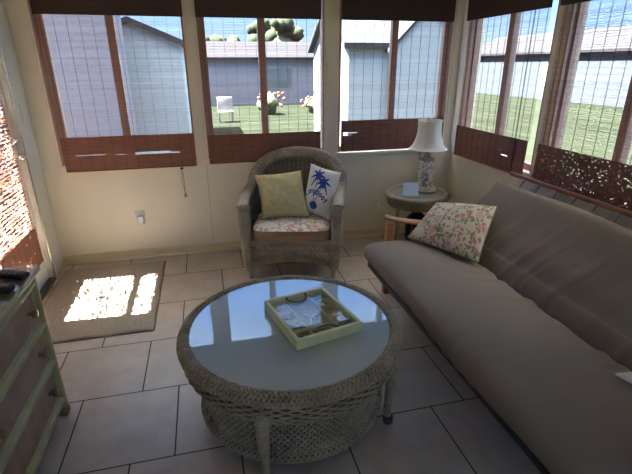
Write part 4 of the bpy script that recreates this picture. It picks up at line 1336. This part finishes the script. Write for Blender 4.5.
house('neighbour_house', 'taupe house across the lawn seen through the right wall blinds', 20, 27, 14.5, 34, 2.2, 3.4, M['siding_pink'], M['roofg'], 'y', windows=[('side', 16, 17.5, .4, 1.5), ('side', 23, 24.5, .4, 1.5)])
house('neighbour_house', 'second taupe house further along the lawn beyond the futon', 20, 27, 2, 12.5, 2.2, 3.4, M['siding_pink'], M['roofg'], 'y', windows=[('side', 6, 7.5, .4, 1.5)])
def tree(x, y, h, r, label, seed):
    rnd = random.Random(seed)
    t = thing('tree', label, 'tree', (x, y, GZ), 0, 'trees behind the far house')
    m = MB(); m.tube([(0, 0, 0), (.1, 0, h * .4), (0, .1, h * .7)], lambda q: .22 - .1 * q, 10); m.build('trunk', M['bark'], t)
    m = MB()
    for k in range(60):
        a = rnd.uniform(0, 6.28); d = r * rnd.uniform(.05, .9); z = h * rnd.uniform(.55, .95)
        ph = [rnd.uniform(0, 6) for _ in range(3)]
        m.ball((d * math.cos(a), d * math.sin(a), z), r * rnd.uniform(.14, .30), 12, 8, disp=lambda q: .18 * math.sin(q.x * 9 + ph[0]) * math.sin(q.y * 8 + ph[1]) * math.sin(q.z * 7 + ph[2]))
    m.build('crown', M['leaf'], t, angle=180)
tree(1.2, 36, 3.9, 2.0, 'left one of the two trees behind the far grey house', 1)
tree(5.9, 37, 5.2, 2.1, 'taller right one of the two trees behind the far grey house', 2)
def shrub(x, y, r, label, seed, mat='flower'):
    rnd = random.Random(seed)
    t = thing('flowering_shrub', label, 'shrub', (x, y, GZ), 0, 'shrubs with orange flowers on the lawn')
    m = MB()
    for k in range(9):
        a = rnd.uniform(0, 6.28); d = r * rnd.uniform(0, .6); m.ball((d * math.cos(a), d * math.sin(a), r * rnd.uniform(.3, .9)), r * rnd.uniform(.3, .45), 10, 8)
    m.build('foliage', M['hedge'], t, angle=180)
    m = MB()
    for k in range(40):
        a = rnd.uniform(0, 6.28); d = r * rnd.uniform(.1, .95); m.ball((d * math.cos(a), d * math.sin(a), r * rnd.uniform(.5, 1.25)), r * .10, 8, 6)
    m.build('blossoms', M[mat], t, angle=180)
shrub(2.87, 20, .7, 'orange flowering shrub right of the middle bar of the armchair window', 3)
shrub(4.75, 20, .55, 'orange flowering shrub near the right edge of the armchair window', 4)
def chair_out(x, y):
    t = thing('garden_chair', 'white garden chair on the lawn outside the armchair window', 'garden chair', (x, y, GZ))
    m = MB(); m.rbox(-.28, .28, -.25, .25, .38, .42, r=.02); m.build('seat', M['garden_white'], t)
    m = MB(); m.rbox(-.28, .28, .22, .27, .42, .9, r=.02); m.build('backrest', M['garden_white'], t)
    for sx in (-1, 1):
        for sy in (-1, 1):
            m = MB(); m.box(sx * .24 - .025, sx * .24 + .025, sy * .21 - .025, sy * .21 + .025, 0, .385); m.build('leg', M['garden_white'], t, smooth=False)
chair_out(.82, 17.5)

# ------------------------------------------------------------------ light
SKYK = 1.0
SKY = [(.08, (.046, .060, .080)), (.17, (.031, .052, .088)), (.36, (.026, .058, .125)), (.56, (.055, .12, .275)), (.72, (.24, .31, .42)), (.86, (.95, .90, .82))]
w = bpy.data.worlds.new('sky'); S.world = w; w.use_nodes = True
nt = w.node_tree; nt.nodes.clear()
out = nt.nodes.new('ShaderNodeOutputWorld'); bg = nt.nodes.new('ShaderNodeBackground')
tc = nt.nodes.new('ShaderNodeTexCoord'); sp = nt.nodes.new('ShaderNodeSeparateXYZ')
nt.links.new(tc.outputs['Generated'], sp.inputs[0])
# clear blue up to mid height, unseen bright cloud added overhead to light the room, pale at the horizon
cl = nt.nodes.new('ShaderNodeTexNoise'); cl.inputs['Scale'].default_value = 4.0; cl.inputs['Detail'].default_value = 5.0
nt.links.new(tc.outputs['Generated'], cl.inputs['Vector'])
ad = nt.nodes.new('ShaderNodeMath'); ad.operation = 'MULTIPLY_ADD'; ad.inputs[1].default_value = .16
nt.links.new(cl.outputs['Fac'], ad.inputs[0]); nt.links.new(sp.outputs['Z'], ad.inputs[2])
sk = ramp(nt, ad.outputs[0], SKY)
nt.links.new(sk, bg.inputs[0]); bg.inputs[1].default_value = SKYK
nt.links.new(bg.outputs[0], out.inputs[0])
sun = bpy.data.objects.new('sun', bpy.data.lights.new('sun', 'SUN')); COL.objects.link(sun)
sun.data.energy = 13.0; sun.data.angle = math.radians(.53); sun.data.color = (1, .95, .86)
sd = Vector((math.cos(math.radians(60.2)), -.02, -math.sin(math.radians(60.2))))
sun.rotation_euler = sd.to_track_quat('-Z', 'Y').to_euler()

S.view_settings.view_transform = 'Standard'; S.view_settings.look = 'None'
S.view_settings.gamma = 1; S.view_settings.use_curve_mapping = False
S.view_settings.exposure = EXPOSURE
S.cycles.max_bounces = 12; S.cycles.diffuse_bounces = 6; S.cycles.transparent_max_bounces = 16
S.cycles.sample_clamp_indirect = 6.0
